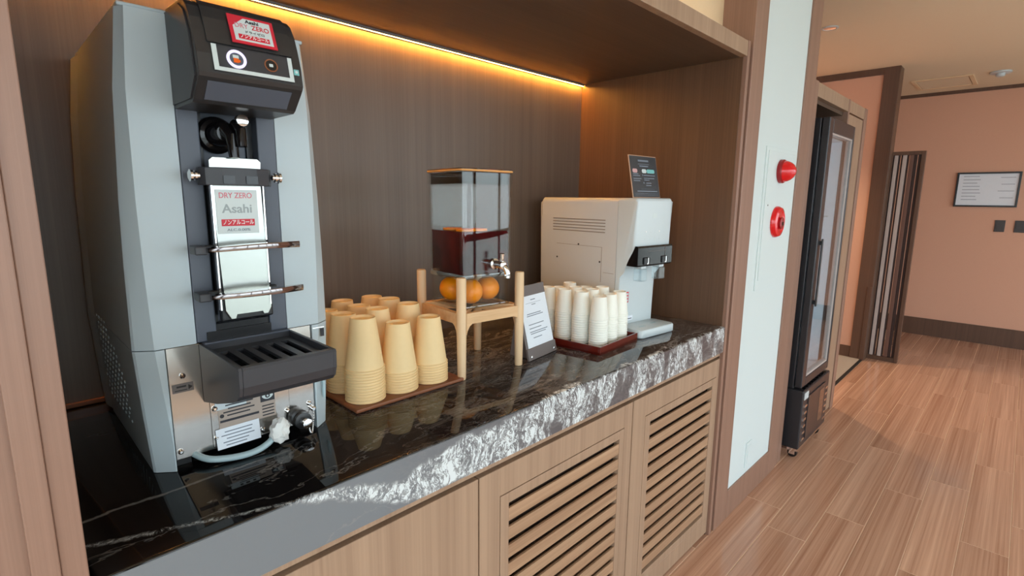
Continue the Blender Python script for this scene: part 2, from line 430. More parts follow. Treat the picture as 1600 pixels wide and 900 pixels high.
def on_plane(bm, origin, xdir, ydir):
    """lay a drawing made in the XY plane onto a plane in space"""
    x = Vector(xdir).normalized(); y = Vector(ydir).normalized(); n = x.cross(y)
    m = Matrix((x, y, n)).transposed().to_4x4(); m.translation = Vector(origin)
    bmesh.ops.transform(bm, matrix=m, verts=bm.verts)
    return bm
def lettering(s, size, origin, xdir, ydir, mat, parent, name='lettering', bold=0.0, width=None):
    bm = text_bm(s, size, bold=bold)
    if width:
        xs = [v.co.x for v in bm.verts]
        if xs:
            k = width / max(1e-6, max(xs) - min(xs))
            bmesh.ops.scale(bm, vec=(k, 1, 1), verts=bm.verts)
    return fin(name, on_plane(bm, origin, xdir, ydir), mat, parent)
def lines_bm(rects, th=0.0003):
    bm = bmesh.new()
    for x0, x1, y0, y1 in rects: box(bm, x0, x1, y0, y1, -th, th)
    return bm

# ================================================================== SETTING
H = 0.85            # worktop height
ZC = 2.334          # ceiling
XL, XR = -1.834, 0.0
YB = 0.688          # back of the niche
XF = 4.631          # far wall

# floor: grout bed with one plank per tile
fl = struct('floor', B(-3.6, 4.7, -3.1, 1.6, -0.06, -0.0009), 'grout')
PW, PL = 0.1425, 0.86
plank_me = None
known = {0: 0.402, 1: 0.24, 2: 0.52, 3: 0.93, 4: 0.315, 5: 0.68, 6: 0.10, 7: 0.45}
def plank(x0, x1, y0, y1):
    bm = B(x0, x1, y0, y1, -0.012, 0.0, bev=0.0004, seg=1)
    return fin('plank', bm, 'plank', fl)
full_me = {}
for j in range(-1, 15):
    y1 = -j * PW - 0.0018; y0 = y1 - PW + 0.0036
    if j == -1: y1 = min(y1, 0.089)
    o0 = known.get(j, -0.105 if j == -1 else random.random() * PL)
    k0 = math.ceil((-1.5 - o0) / PL)
    x = o0 + k0 * PL
    while x < 4.62:
        x1 = min(x + PL, 4.63)
        if x1 - x > PL - 1e-4:
            key = (j,)
            if key not in full_me:
                p = plank(0, PL - 0.0040, 0, y1 - y0); p.location = (x + 0.0020, y0, 0); full_me[key] = p.data
            else:
                p = bpy.data.objects.new('plank', full_me[key]); COL.objects.link(p); p.parent = fl; p.location = (x + 0.0020, y0, 0)
        elif x1 - x > 0.02:
            plank(x + 0.0020, x1, y0, y1)
        x += PL
# hallway carpet behind the wall end, with its dark edge strip
mt = tag(fin('entrance_mat', B(1.99, 3.198, 0.112, 1.55, 0.0, 0.006), 'mat'), 'grey carpet mat filling the side passage behind the tall cabinet', 'mat')
tag(fin('mat_edging', B(1.99, 3.198, 0.092, 0.112, -0.002, 0.006), 'black_gap', mt))

struct('ceiling', B(-3.6, 4.7, -3.1, 1.6, ZC, ZC + 0.06), 'ceiling')
struct('wall_back', B(XL - 0.02, XR + 0.02, YB, YB + 0.02, 0.0, 1.84), 'wood_back')
struct('wall_right', B(XR, XR + 0.02, 0.012, YB, 0.0, 1.84), 'wood_side')
struct('wall_left', B(XL - 0.02, XL, 0.012, YB, 0.0, 1.84), 'wood_back')
struct('wall_upper', B(-2.6, 0.9, 0.112, 0.132, 1.836, ZC), 'beige_wall')
struct('wall_hall', B(-2.6, 4.7, 1.5, 1.56, 0.0, ZC), 'orange_wall')
struct('wall_far', B(XF, XF + 0.06, -3.1, 1.6, 0.0, ZC), 'orange_wall')
struct('wall_cross', B(3.20, 3.30, 0.19, 1.56, 0.0, ZC), 'orange_wall')
wsd = struct('wall_side', B(-3.66, -3.56, -3.1, 0.1, 2.22, ZC), 'beige_wall')
fin('window_sill', B(-3.66, -3.53, -3.1, 0.1, 0.0, 0.10), 'trim_dark', wsd)
struct('wall_post', B(-3.6, -1.8825, 0.004, 0.10, 0.0, ZC), 'trim')
# far wall: baseboard and top moulding
struct('baseboard_far', B(XF - 0.012, XF, -3.0, 1.5, 0.0, 0.17), 'trim_dark')
struct('trim_1', B(XF - 0.012, XF, -3.0, 1.5, ZC - 0.03, ZC), 'trim_dark')
struct('baseboard_cross', B(3.19, 3.20, 0.19, 1.5, 0.0, 0.10), 'trim_dark')
struct('trim_2', B(3.185, 3.20, 0.19, 1.5, ZC - 0.05, ZC), 'trim_dark')
# jamb that closes the end of the cross wall
jb = tag(fin('trim_3', B(3.18, 3.32, 0.085, 0.19, 0.0, ZC, bev=0.003), 'trim_dark'), kind='structure')
fin('corner_guard', B(3.168, 3.18, 0.086, 0.120, 0.0, 0.62, bev=0.002), 'trim_dark', jb)
# left post of the niche: two stepped strips
struct('trim_4', B(-1.858, XL, 0.0, 0.06, 0.0, ZC, bev=0.0015), 'trim')
struct('trim_5', B(-1.8825, -1.858, -0.004, 0.06, 0.0, ZC, bev=0.0015), 'trim')
# right edge of the niche: narrow stepped trims beside the panel frame
struct('trim_6', B(0.004, 0.023, -0.002, 0.05, 0.0, 1.838, bev=0.0015), 'trim')
struct('trim_7', B(0.025, 0.040, 0.004, 0.05, 0.0, 1.838, bev=0.0015), 'trim')

# framed white panel (door of the hydrant closet)
dr = tag(fin('door_1', B(0.160, 0.652, 0.004, 0.03, 0.122, ZC), 'white_panel'), kind='structure')
def dpart(n, *a, mat='trim'): return fin(n, B(*a, bev=0.002), mat, dr)
dpart('stile', 0.046, 0.162, -0.003, 0.112, 0.0, ZC)
dpart('stile', 0.648, 0.755, -0.003, 0.30, 0.0, ZC)
dpart('bottom_rail', 0.162, 0.648, -0.003, 0.05, 0.0, 0.126)
dpart('edge_strip', 0.757, 0.800, 0.002, 0.10, 0.0, ZC)

# opposite wall with the windows that light the room
wf = struct('wall_front', B(-3.6, 4.7, WIN_Y - 0.1, WIN_Y, 2.22, ZC), 'beige_wall')
fin('window_sill', B(-3.6, 4.7, WIN_Y - 0.1, WIN_Y + 0.03, 0.0, 0.10), 'trim_dark', wf)
xs = [-3.5, -2.2, -0.9, 0.4, 1.7, 3.0, 4.3]
for i in range(6):
    bm = bmesh.new(); a, b = xs[i], xs[i + 1]
    for q in ((a, a + .05, .10, 2.22), (b - .05, b, .10, 2.22), (a + .05, b - .05, .10, .16), (a + .05, b - .05, 2.15, 2.22), (a + .05, b - .05, 0.92, 0.98)):
        box(bm, q[0], q[1], WIN_Y - 0.07, WIN_Y - 0.01, q[2], q[3])
    w = tag(fin('window_%d' % (i + 1), bm, 'trim_dark'), kind='structure')
    fin('pane', B(a + .05, b - .05, WIN_Y - 0.045, WIN_Y - 0.04, 0.98, 2.15), 'glass', w)
    fin('pane', B(a + .05, b - .05, WIN_Y - 0.045, WIN_Y - 0.04, 0.16, 0.92), 'glass', w)
for i, (a, b_) in enumerate(((-2.9, -1.5), (-1.5, -0.10))):
    bm = bmesh.new()
    for q in ((a, a + .05, .10, 2.22), (b_ - .05, b_, .10, 2.22), (a + .05, b_ - .05, .10, .16), (a + .05, b_ - .05, 2.15, 2.22), (a + .05, b_ - .05, .92, .98)):
        box(bm, -3.63, -3.57, q[0], q[1], q[2], q[3])
    w = tag(fin('window_%d' % (i + 7), bm, 'trim_dark'), kind='structure')
    fin('pane', B(-3.605, -3.60, a + .05, b_ - .05, 0.98, 2.15), 'glass', w)
    fin('pane', B(-3.605, -3.60, a + .05, b_ - .05, 0.16, 0.92), 'glass', w)
struct('wall_corner', B(-3.66, -3.56, -0.10, 0.1, 0.1, 2.22), 'beige_wall')
struct('wall_pier', B(4.3, 4.7, WIN_Y - 0.1, WIN_Y, 0.0, ZC), 'orange_wall')
struct('ground', B(-18, 14, -18, 8, -0.2, -0.12), 'outside')

# ================================================================== BUILT-IN FURNITURE
t = thing('overhead_shelf', (-0.917, 0.34, 1.787), 'brown laminate canopy board spanning over the whole drinks counter', 'shelf')
fin('soffit', B(XL, XR, 0.022, YB, 1.787, 1.815), 'wood_shelf', t)
fin('front_rail', B(XL, XR + 0.002, -0.001, 0.022, 1.787, 1.836, bev=0.001), 'wood_cab', t)
fin('top_board', B(XL, XR, 0.022, YB, 1.815, 1.834), 'wood_shelf', t)
fin('added_cove_light', B(XL + .02, XR - .02, 0.05, 0.06, 1.8345, 1.838), 'added_cove', t)  # unseen strip, added to warm the wall above the shelf
t = thing('led_strip', (-0.92, 0.68, 1.785), 'glowing warm LED strip along the back corner under the canopy', 'light')
fin('diffuser', B(XL + 0.01, XR - 0.004, 0.6755, 0.6800, 1.7795, 1.7835), 'led', t)
bm = B(XL + 0.005, XR - 0.002, 0.6735, 0.6820, 1.7838, 1.787)
box(bm, XL + 0.005, XR - 0.002, 0.6735, 0.6750, 1.7790, 1.7838); box(bm, XL + 0.005, XR - 0.002, 0.6805, 0.6820, 1.7790, 1.7838)
fin('channel', bm, 'leather', t)

# worktop
bm = B(XL + 0.001, XR - 0.001, 0.0, YB - 0.001, 0.7535, H, bev=0.004, seg=3)
wt = tag(fin('worktop', bm, 'marble', smooth=True), 'polished black and white veined marble worktop under the drinks machines', 'worktop')
fin('front_apron', B(XL + 0.001, XR - 0.001, -0.0015, 0.0, 0.7535, H - 0.003, bev=0.0006, seg=1), 'marble_edge', wt)
tag(fin('upstand', B(XL + 0.001, -1.50, 0.678, YB - 0.001, H + 0.0005, H + 0.010, bev=0.001), 'tray_brown'), 'thin bead coloured as an orange glow line behind the tall machine at the back edge of the worktop', 'trim strip')  # the orange-brown puts the warm glow line into the bead's colour

tag(fin('counter_rail', B(XL + 0.001, XR + 0.002, 0.010, 0.04, 0.737, 0.7530), 'wood_cab'), 'thin wooden rail running right under the marble worktop', 'rail')

def louver_cabinet(x0, x1, fx0, fx1, lx0, lx1, label):
    t = thing('base_cabinet', ((x0 + x1) / 2, 0.3, 0.0), label, 'cabinet')
    bm = bmesh.new()
    box(bm, x0 + .002, x0 + .02, 0.04, YB - .01, 0.0, 0.733); box(bm, x1 - .02, x1 - .002, 0.04, YB - .01, 0.0, 0.733)
    box(bm, x0 + .02, x1 - .02, 0.04, YB - .01, 0.02, 0.04)
    fin('carcass', bm, 'wood_back', t)
    fin('plinth', B(x0 + .002, x1 - .002, 0.030, 0.04, 0.0, 0.75), 'black_gap', t)
    Y0, Y1 = 0.008, 0.027
    zt, zb = 0.727, 0.014
    fz1, fz0 = 0.660, 0.080          # inset frame
    lz1, lz0 = 0.633, 0.106          # louver opening
    bm = bmesh.new()
    box(bm, x0 + .0015, fx0, Y0, Y1, zb, zt, 0.0008, 1); box(bm, fx1, x1 - .0015, Y0, Y1, zb, zt, 0.0008, 1)
    box(bm, fx0, fx1, Y0, Y1, fz1, zt, 0.0008, 1); box(bm, fx0, fx1, Y0, Y1, zb, fz0, 0.0008, 1)
    door = fin('door', bm, 'wood_cab', t)
    g = 0.0016
    bm = bmesh.new()
    box(bm, fx0 + g, lx0, Y0 - .001, Y1, fz0 + g, fz1 - g, 0.0008, 1); box(bm, lx1, fx1 - g, Y0 - .001, Y1, fz0 + g, fz1 - g, 0.0008, 1)
    box(bm, lx0, lx1, Y0 - .001, Y1, lz1, fz1 - g, 0.0008, 1); box(bm, lx0, lx1, Y0 - .001, Y1, fz0 + g, lz0, 0.0008, 1)
    fin('louver_frame', bm, 'wood_cab', door)
    fin('backing', B(fx0, fx1, Y1 + .0005, Y1 + .002, fz0, fz1), 'dark_back', door)
    pitch = 0.0466; z = lz1 - 0.0150; me = None
    while z > lz0 + 0.005:
        h = min(0.0316, z - lz0)
        if me is None or h < 0.0315:
            poly = [(Y0 + .001, z - h), (Y0 + .001, z), (Y0 + .006, z), (Y1, z - .010 if h > .02 else z), (Y1, z - h)]
            s = fin('slat', prism(bmesh.new(), poly, 'X', lx0, lx1), 'slat', door); me = s.data; z_first = z
        else:
            s = bpy.data.objects.new('slat', me); COL.objects.link(s); s.parent = door; s.location = (0, 0, z - z_first)
        z -= pitch
    return t
louver_cabinet(-1.2045, -0.601, -1.143, -0.643, -1.115, -0.667, 'base cabinet with a louvered door, the nearer of two, below the drink jar')
louver_cabinet(-0.599, 0.002, -0.527, -0.018, -0.497, -0.050, 'base cabinet with a louvered door at the far right, next to the white panel')
t = thing('base_cabinet', (-1.52, 0.3, 0.0), 'base cabinet with a plain wooden door below the tall drink machine', 'cabinet')
fin('carcass', B(XL + .002, -1.2065, 0.04, YB - .01, 0.0, 0.733), 'wood_back', t)
fin('plinth', B(XL + .002, -1.2065, 0.030, 0.04, 0.0, 0.75), 'black_gap', t)
fin('door', B(XL + .002, -1.2070, 0.008, 0.027, 0.014, 0.727, bev=0.0008, seg=1), 'wood_cab', t)

# ------------------------------------------------------------------ tall cabinet that houses the fridge
t = thing('tall_cabinet', (1.335, 0.3, 0.0), 'tall brown wooden cabinet framing the display fridge', 'cabinet')
TZ = 1.842
fin('side_panel', B(0.806, 0.858, 0.004, 0.66, 0.0, TZ, bev=0.002), 'trim', t)
fin('divider', B(1.425, 1.452, 0.004, 0.66, 0.0, TZ, bev=0.002), 'trim', t)
fin('end_panel', B(1.80, 1.865, 0.004, 0.66, 0.0, TZ, bev=0.002), 'trim', t)
fin('top_rail', B(0.858, 1.425, 0.006, 0.03, 1.778, TZ - .002, bev=0.001), 'wood_cab', t)
fin('top_rail', B(1.452, 1.80, 0.006, 0.03, 1.778, TZ - .002, bev=0.001), 'wood_cab', t)
fin('top_board', B(0.858, 1.80, 0.03, 0.66, 1.76, 1.778), 'wood_shelf', t)
fin('back_panel', B(0.858, 1.80, 0.64, 0.66, 0.0, 1.76), 'wood_back', t)
fin('door', B(1.455, 1.797, 0.010, 0.028, 0.012, 1.772, bev=0.001), 'wood_cab', t)

# ------------------------------------------------------------------ display fridge
f = thing('display_fridge', (1.14, 0.3, 0.0), 'upright black glass-door display fridge standing in the brown tall cabinet', 'fridge')
fx0, fx1 = 0.905, 1.385
bm = bmesh.new()
box(bm, fx0, fx0 + .03, -0.010, 0.56, 0.375, 1.69, 0.004); box(bm, fx1 - .03, fx1, -0.010, 0.56, 0.375, 1.69, 0.004)
box(bm, fx0 + .03, fx1 - .03, -0.010, 0.56, 1.62, 1.69); box(bm, fx0 + .03, fx1 - .03, -0.010, 0.56, 0.375, 0.41)
box(bm, fx0 + .03, fx1 - .03, 0.53, 0.56, 0.41, 1.62)
fin('cabinet_shell', bm, 'fridge_black', f)
bm = bmesh.new()
box(bm, fx0 + .031, fx0 + .036, 0.0, 0.529, 0.411, 1.619); box(bm, fx1 - .036, fx1 - .031, 0.0, 0.529, 0.411, 1.619)
box(bm, fx0 + .036, fx1 - .036, 0.524, 0.529, 0.411, 1.619); box(bm, fx0 + .036, fx1 - .036, 0.0, 0.524, 0.411, 0.416); box(bm, fx0 + .036, fx1 - .036, 0.0, 0.524, 1.614, 1.619)
lin_o = fin('liner', bm, 'fridge_liner', f)
for z in (0.52, 0.70, 0.95, 1.17):
    fin('shelf_clip', B(fx0 + .036, fx0 + .046, 0.02, 0.05, z - .012, z + .012, bev=.002), 'dark_plastic', lin_o)
for z in (0.76, 1.23):
    bm = bmesh.new()
    for k in range(9):
        xx = fx0 + .045 + k * (fx1 - fx0 - .09) / 8
        tube(bm, [(xx, 0.03, z), (xx, 0.50, z)], 0.0022, 6)
    for yy in (0.03, 0.50): tube(bm, [(fx0 + .04, yy, z - .003), (fx1 - .04, yy, z - .003)], 0.003, 6)
    fin('wire_shelf', bm, 'white_plastic', f, smooth=True)
fin('interior_lamp', B(fx0 + .038, fx0 + .050, 0.004, 0.016, 0.45, 1.58), 'fridge_led', f)
dy0, dy1 = -0.046, -0.013
bm = bmesh.new()
box(bm, fx0, fx0 + .062, dy0, dy1, 0.385, 1.69, 0.004); box(bm, fx1 - .022, fx1, dy0, dy1, 0.385, 1.69, 0.003)
box(bm, fx0 + .062, fx1 - .022, dy0, dy1, 1.625, 1.69, 0.003); box(bm, fx0 + .062, fx1 - .022, dy0, dy1, 0.385, 0.43, 0.003)
door = fin('door', bm, 'fridge_black', f)
bm = bmesh.new()
box(bm, fx0 + .062, fx0 + .072, dy0 + .004, dy1 - .004, .43, 1.625); box(bm, fx1 - .03, fx1 - .022, dy0 + .004, dy1 - .004, .43, 1.625)
box(bm, fx0 + .072, fx1 - .03, dy0 + .004, dy1 - .004, .43, .44); box(bm, fx0 + .072, fx1 - .03, dy0 + .004, dy1 - .004, 1.617, 1.625)
fin('gasket', bm, 'slat_light', door)
fin('pane', B(fx0 + .072, fx1 - .03, dy0 + .010, dy0 + .014, .44, 1.617), 'glass', door)
bm = B(fx0 + .034, fx0 + .050, dy0 - .015, dy0 - .007, 0.80, 1.13, bev=.003)
box(bm, fx0 + .036, fx0 + .048, dy0 - .009, dy0 + .001, 0.81, 0.83); box(bm, fx0 + .036, fx0 + .048, dy0 - .009, dy0 + .001, 1.10, 1.12)
fin('handle', bm, 'black_plastic', door)
# compressor base
bm = B(fx0, fx1, -0.060, 0.54, 0.062, 0.372, bev=.006)
base = fin('compressor_base', bm, 'fridge_black', f)
bm = bmesh.new()
for s in (0, 1):
    for k in range(6):
        zz = 0.10 + k * 0.036; x0 = fx0 + .03 if s == 0 else fx1 - .07
        box(bm, x0, x0 + .04, -0.0635, -0.0595, zz, zz + .012)
tag(fin('grille_slot', bm, 'chrome', base), kind='stuff')
bm = bmesh.new()
for k in range(9):
    x0 = fx0 + .04 + k * .046; box(bm, x0, x0 + .03, -0.050, -0.014, 0.3715, 0.3735)
tag(fin('top_slot', bm, 'black_gloss', base), kind='stuff')
fin('grille_panel', B(fx0 + .085, fx1 - .085, -0.0655, -0.0595, 0.10, 0.33, bev=.002), 'fridge_brown', base)
fin('display', B(fx1 - .20, fx1 - .12, -0.0675, -0.065, 0.13, 0.31, bev=.001), 'clear_plastic', base)
fin('price_tag', B(fx0 + .012, fx0 + .075, -0.0635, -0.0605, 0.325, 0.362), 'white_plastic', base)
fin('base_frame', B(fx0 + .002, fx1 - .002, -0.056, 0.53, 0.050, 0.062), 'chrome', f)
for cx, cy in ((fx0 + .045, -0.025), (fx1 - .045, -0.025), (fx0 + .045, 0.49), (fx1 - .045, 0.49)):
    bm = lathe(bmesh.new(), [(.010, -.009), (.0225, -.009), (.0235, 0), (.0225, .009), (.010, .009)], 18, (cx, cy, 0.0237), 'X')
    c = fin('caster', bm, 'black_plastic', f, smooth=True)
    bm = bmesh.new()
    box(bm, cx - .015, cx - .012, cy - .014, cy + .014, .018, .050); box(bm, cx + .012, cx + .015, cy - .014, cy + .014, .018, .050); box(bm, cx - .018, cx + .018, cy - .018, cy + .018, .046, .050)
    fin('fork', bm, 'chrome', c)

# ------------------------------------------------------------------ lattice screen at the wall end
s = thing('lattice_screen', (3.30, -0.01, 0.0), 'narrow brown upright lattice screen with pale vertical slats beside the wall end', 'screen')
bm = bmesh.new()
sx0, sx1 = 3.285, 3.325
box(bm, sx0, sx1, 0.078, 0.104, 0.0, 1.70, .002); box(bm, sx0, sx1, -0.127, -0.101, 0.0, 1.70, .002)
box(bm, sx0, sx1, -0.101, 0.078, 1.672, 1.70); box(bm, sx0, sx1, -0.101, 0.078, 0.0, 0.036)
fin('frame', bm, 'trim_dark', s)
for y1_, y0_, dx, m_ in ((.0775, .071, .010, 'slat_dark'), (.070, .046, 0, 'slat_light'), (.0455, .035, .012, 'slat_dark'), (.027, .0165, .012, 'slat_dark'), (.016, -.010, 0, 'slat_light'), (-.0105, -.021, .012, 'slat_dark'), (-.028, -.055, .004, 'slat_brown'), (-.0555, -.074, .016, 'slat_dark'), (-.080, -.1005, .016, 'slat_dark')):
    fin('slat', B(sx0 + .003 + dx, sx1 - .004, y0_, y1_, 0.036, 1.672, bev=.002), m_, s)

# ------------------------------------------------------------------ things on the walls and ceiling
n = thing('framed_notice', (XF, -0.45, 1.43), 'black framed white notice hanging on the orange far wall', 'notice')
bm = bmesh.new(); X0, X1 = XF - .022, XF - .001
for q in ((-0.665, -0.650, 1.272, 1.585), (-0.242, -0.227, 1.272, 1.585), (-0.650, -0.242, 1.57, 1.585), (-0.650, -0.242, 1.272, 1.287)):
    box(bm, X0, X1, q[0], q[1], q[2], q[3], .002)
fin('frame', bm, 'black_plastic', n)
pap = fin('sheet', B(X0 + .010, X1, -0.650, -0.242, 1.287, 1.57), 'paper', n)
bm = bmesh.new()
for i, (a, b_) in enumerate(((.30, .11), (.27, .12), (.29, .10), (.26, .12), (.24, .12), (.28, .13), (.25, .10), (.27, .11))):
    z = 1.545 - i * .030
    box(bm, X0 + .0085, X0 + .010, -0.275 - b_, -0.275, z, z + .006)
    if i % 2 == 0: box(bm, X0 + .0085, X0 + .010, -0.63, -0.63 + b_ * .9, z - .012, z - .007)
fin('printed_text', bm, 'ink_faint', pap)
for i, (y, lab) in enumerate(((-0.574, 'dark square wall switch below the framed notice, the left one'), (-0.706, 'dark square wall switch at the right edge of the picture, beside another switch'))):
    o = thing('wall_switch', (XF, y, 1.10), lab, 'switch', 'wall switches under the framed notice')
    fin('plate', B(XF - .008, XF - .0005, y - .035, y + .035, 1.05, 1.155, bev=.002), 'switch', o)
    fin('rocker', B(XF - .011, XF - .008, y - .024, y + .024, 1.075, 1.13, bev=.001), 'switch', o)
h = thing('ceiling_hatch', (4.12, -0.08, ZC), 'white framed access hatch set in the ceiling near the far wall', 'hatch')
bm = bmesh.new()
for q in ((3.885, 3.915, -0.29, 0.12), (4.34, 4.37, -0.29, 0.12), (3.915, 4.34, -0.29, -0.26), (3.915, 4.34, 0.09, 0.12)):
    box(bm, q[0], q[1], q[2], q[3], ZC - .010, ZC - .0005, .002)
fin('frame', bm, 'beige_wall', h)
fin('panel', B(3.92, 4.335, -0.255, 0.085, ZC - .006, ZC - .0005), 'ceiling', h)
sd = thing('smoke_detector', (3.93, -0.45, ZC), 'round white smoke detector on the ceiling beside the hatch', 'detector')
fin('base', lathe(bmesh.new(), [(.068, ZC - .0005), (.068, ZC - .012), (.058, ZC - .016)], 28, (3.93, -0.45, 0)), 'white_plastic', sd, smooth=True)
fin('sensor', lathe(bmesh.new(), [(.030, ZC - .0155), (.028, ZC - .034), (.016, ZC - .040)], 24, (3.93, -0.45, 0)), 'white_plastic', sd, smooth=True)
dl = thing('downlight', (1.84, 0.245, ZC), 'small recessed round downlight in the ceiling behind the white panel', 'light')
fin('rim', lathe(bmesh.new(), [(.046, ZC - .0005), (.046, ZC - .004), (.036, ZC - .006), (.034, ZC - .0006)], 26, (1.84, 0.245, 0), cap0=False, cap1=False), 'white_plastic', dl, smooth=True)
fin('reflector', lathe(bmesh.new(), [(.034, ZC - .004), (.020, ZC - .001)], 26, (1.84, 0.245, 0), cap0=False), 'chrome', dl, smooth=True)

def spot(x, y, power, col, ang=130):
    l = bpy.data.lights.new('downlight_lamp', 'SPOT'); l.energy = power; l.color = col; l.spot_size = math.radians(ang); l.spot_blend = 0.6; l.shadow_soft_size = 0.03
    o = bpy.data.objects.new('downlight_lamp', l); COL.objects.link(o); o.location = (x, y, ZC - 0.012); return o
spot(1.84, 0.245, 6, (1.0, 0.72, 0.42))
spot(2.75, 1.0, 90, (1.0, 0.74, 0.48), 105)
# fire alarm fittings on the white panel
p = thing('alarm_plate', (0.43, 0.003, 1.30), 'raised cream cover plate carrying the red fire alarm fittings', 'cover plate')
fin('plate', B(0.268, 0.615, -0.001, 0.004, 0.95, 1.515, bev=.001), 'white_panel', p)
fin('inner_plate', B(0.285, 0.605, -0.004, -0.001, 0.99, 1.50, bev=.001), 'white_panel', p)
fin('screw', lathe(bmesh.new(), [(.003, -.0052), (.003, -.0039)], 12, (0.318, 0, 1.29), 'Y'), 'switch', p)
a = thing('alarm_lamp', (0.428, -0.005, 1.425), 'red domed fire alarm lamp sticking out of the white panel', 'lamp')
fin('base_ring', lathe(bmesh.new(), [(.047, -.0045), (.047, -.017), (.043, -.022)], 32, (0.428, 0, 1.425), 'Y'), 'alarm_dark', a, smooth=True)
fin('lens', lathe(bmesh.new(), [(.042, -.0215), (.040, -.032), (.034, -.044), (.025, -.054), (.013, -.061), (.003, -.063)], 32, (0.428, 0, 1.425), 'Y'), 'alarm_red', a, smooth=True)
a = thing('alarm_button', (0.433, -0.005, 1.22), 'round red push-button fire alarm station below the domed lamp', 'alarm')
fin('housing', lathe(bmesh.new(), [(.064, -.0045), (.064, -.012), (.058, -.022), (.046, -.026), (.040, -.022)], 36, (0.427, 0, 1.222), 'Y'), 'alarm_red', a, smooth=True)
bt = fin('button', lathe(bmesh.new(), [(.024, -.0215), (.024, -.028), (.020, -.030)], 28, (0.434, 0, 1.217), 'Y'), 'alarm_dark', a, smooth=True)
fin('button_mark', B(0.424, 0.444, -0.0312, -0.0298, 1.208, 1.222), 'black_gloss', bt)
p = thing('outlet_cover', (0.375, 0.003, 0.21), 'small blank white outlet cover low on the white panel', 'cover plate')
fin('plate', B(0.345, 0.405, -0.001, 0.004, 0.155, 0.27, bev=.001), 'white_panel', p)
fin('blank', B(0.357, 0.393, -0.003, -0.001, 0.17, 0.255, bev=.001), 'white_panel', p)

# ================================================================== DRAFT DRINK MACHINE (leftmost)
XC = -1.571
t = thing('drink_dispenser', (XC, 0.42, H), 'tall pale grey draft drink machine with black tap hood and drip tray', 'drink machine')
def hw(z):
    P = ((.85, .150), (.95, .156), (1.06, .161), (1.20, .159), (1.30, .156), (1.46, .148), (1.575, .136))
    for (a, x), (b, y) in zip(P, P[1:]):
        if z <= b: return x + (y - x) * (z - a) / (b - a)
    return P[-1][1]
def ch(z): return 0.033 - 0.024 * (z - .85) / .72
FY = 0.219
def cover(s, zs, inner, rear):
    rings = []
    for z in zs:
        w = hw(z); c = min(ch(z), w - inner(z) - .0015)
        yc_ = FY + 0.012 + 0.010 * (1.57 - z)
        pts = [(w, rear), (w, yc_ + .004), (w - .003, yc_), (w - c, FY), (inner(z), FY), (inner(z), rear)]
        rings.append([(XC + s * x, y, z) for x, y in pts])
    return rings
for s in (-1, 1):
    bm = bmesh.new()
    loft(bm, cover(s, [1.063, 1.12, 1.2, 1.3, 1.38, 1.46, 1.52, 1.57, 1.574], lambda z: 0.0755, 0.60))
    fin('upper_cover', bm, 'grey_body', t, smooth=True, ang=12)
    bm = bmesh.new()
    loft(bm, cover(s, [0.851, 0.90, 0.95, 1.0, 1.0615], lambda z: 0.1215, 0.60))
    lc = fin('lower_cover', bm, 'grey_body', t, smooth=True, ang=12)
    # punched ventilation field low on the cover's flank
    if s < 0:
        bm = bmesh.new()
        for i in range(14):
            z = 0.905 + i * 0.0125
            for j in range(8):
                y = 0.36 + j * 0.028 + (i % 2) * 0.014
                if z < 0.985 + (y - .33) * .55:
                    xx = XC - hw(z) - .0006
                    bmesh.ops.create_icosphere(bm, subdivisions=1, radius=.0042, matrix=Matrix.Translation((xx, y, z)) @ Matrix.Diagonal((.35, 1, .8, 1)))
        tag(fin('vent_louvre', bm, 'grey_body', lc), kind='stuff')
    bm = bmesh.new()
    rings = []
    for z in (0.856, 0.95, 1.06, 1.3, 1.46, 1.57):
        w = hw(z) + .002; rings.append([(XC + s * a, y, z) for a, y in ((w - .003, .590), (w + .003, .640), (w + .003, .655), (w - .02, .655), (w - .02, .590))])
    fin('rear_edge', loft(bm, rings), 'grey_body', t)
fin('back_cover', B(XC - .13, XC + .13, 0.30, 0.645, 0.875, 1.565), 'grey_body', t)
fin('top_cover', B(XC - .135, XC + .135, 0.222, 0.645, 1.574, 1.580, bev=.002), 'grey_body', t)
fin('base_foot', B(XC - .125, XC - .095, 0.24, 0.60, 0.8505, 0.876), 'black_plastic', t)
fin('base_foot', B(XC + .095, XC + .125, 0.24, 0.60, 0.8505, 0.876), 'black_plastic', t)
# steel service panel
sp = fin('steel_panel', B(XC - .120, XC + .1205, FY + .004, FY + .010, 0.868, 1.0615, bev=.001), 'steel', t)
fin('access_plate', B(XC - .064, XC + .071, FY + .001, FY + .004, 0.872, 1.0, bev=.001), 'steel', sp)
for x, z, yo in ((-1.671, 1.012, .003), (-1.684, 0.882, .003), (-1.462, 0.905, .003), (-1.629, 0.943, 0), (-1.629, 0.889, 0), (-1.506, 0.903, 0), (-1.552, 0.880, 0)):
    fin('screw', lathe(bmesh.new(), [(.0048, FY + .001 + yo), (.0045, FY - .0015 + yo), (.002, FY - .0035 + yo)], 12, (x, 0, z), 'Y'), 'chrome', sp, smooth=True)
DX, DZ = (1, 0, 0), (0, 0, 1)
fin('arrow_label', B(-1.687, -1.656, FY + .0032, FY + .004, 0.984, 0.999), 'leather', sp)
bm = bmesh.new(); prism(bm, [(-1.664, .987), (-1.664, .996), (-1.6575, .9915)], 'Y', FY + .0026, FY + .0033); box(bm, -1.681, -1.667, FY + .0028, FY + .0033, .9925, .9955); box(bm, -1.684, -1.666, FY + .0028, FY + .0033, .9870, .9885)
fin('arrow_print', bm, 'black_plastic', sp)
lab = fin('rating_label', B(-1.624, -1.527, FY + .0001, FY + .0009, 0.902, 0.957), 'leather', sp)
lab.data.materials[0] = plain('label_film', rgb(176, 160, 148), 0.35)
bm = bmesh.new()
ya, yb = FY - .0006, FY + .0001
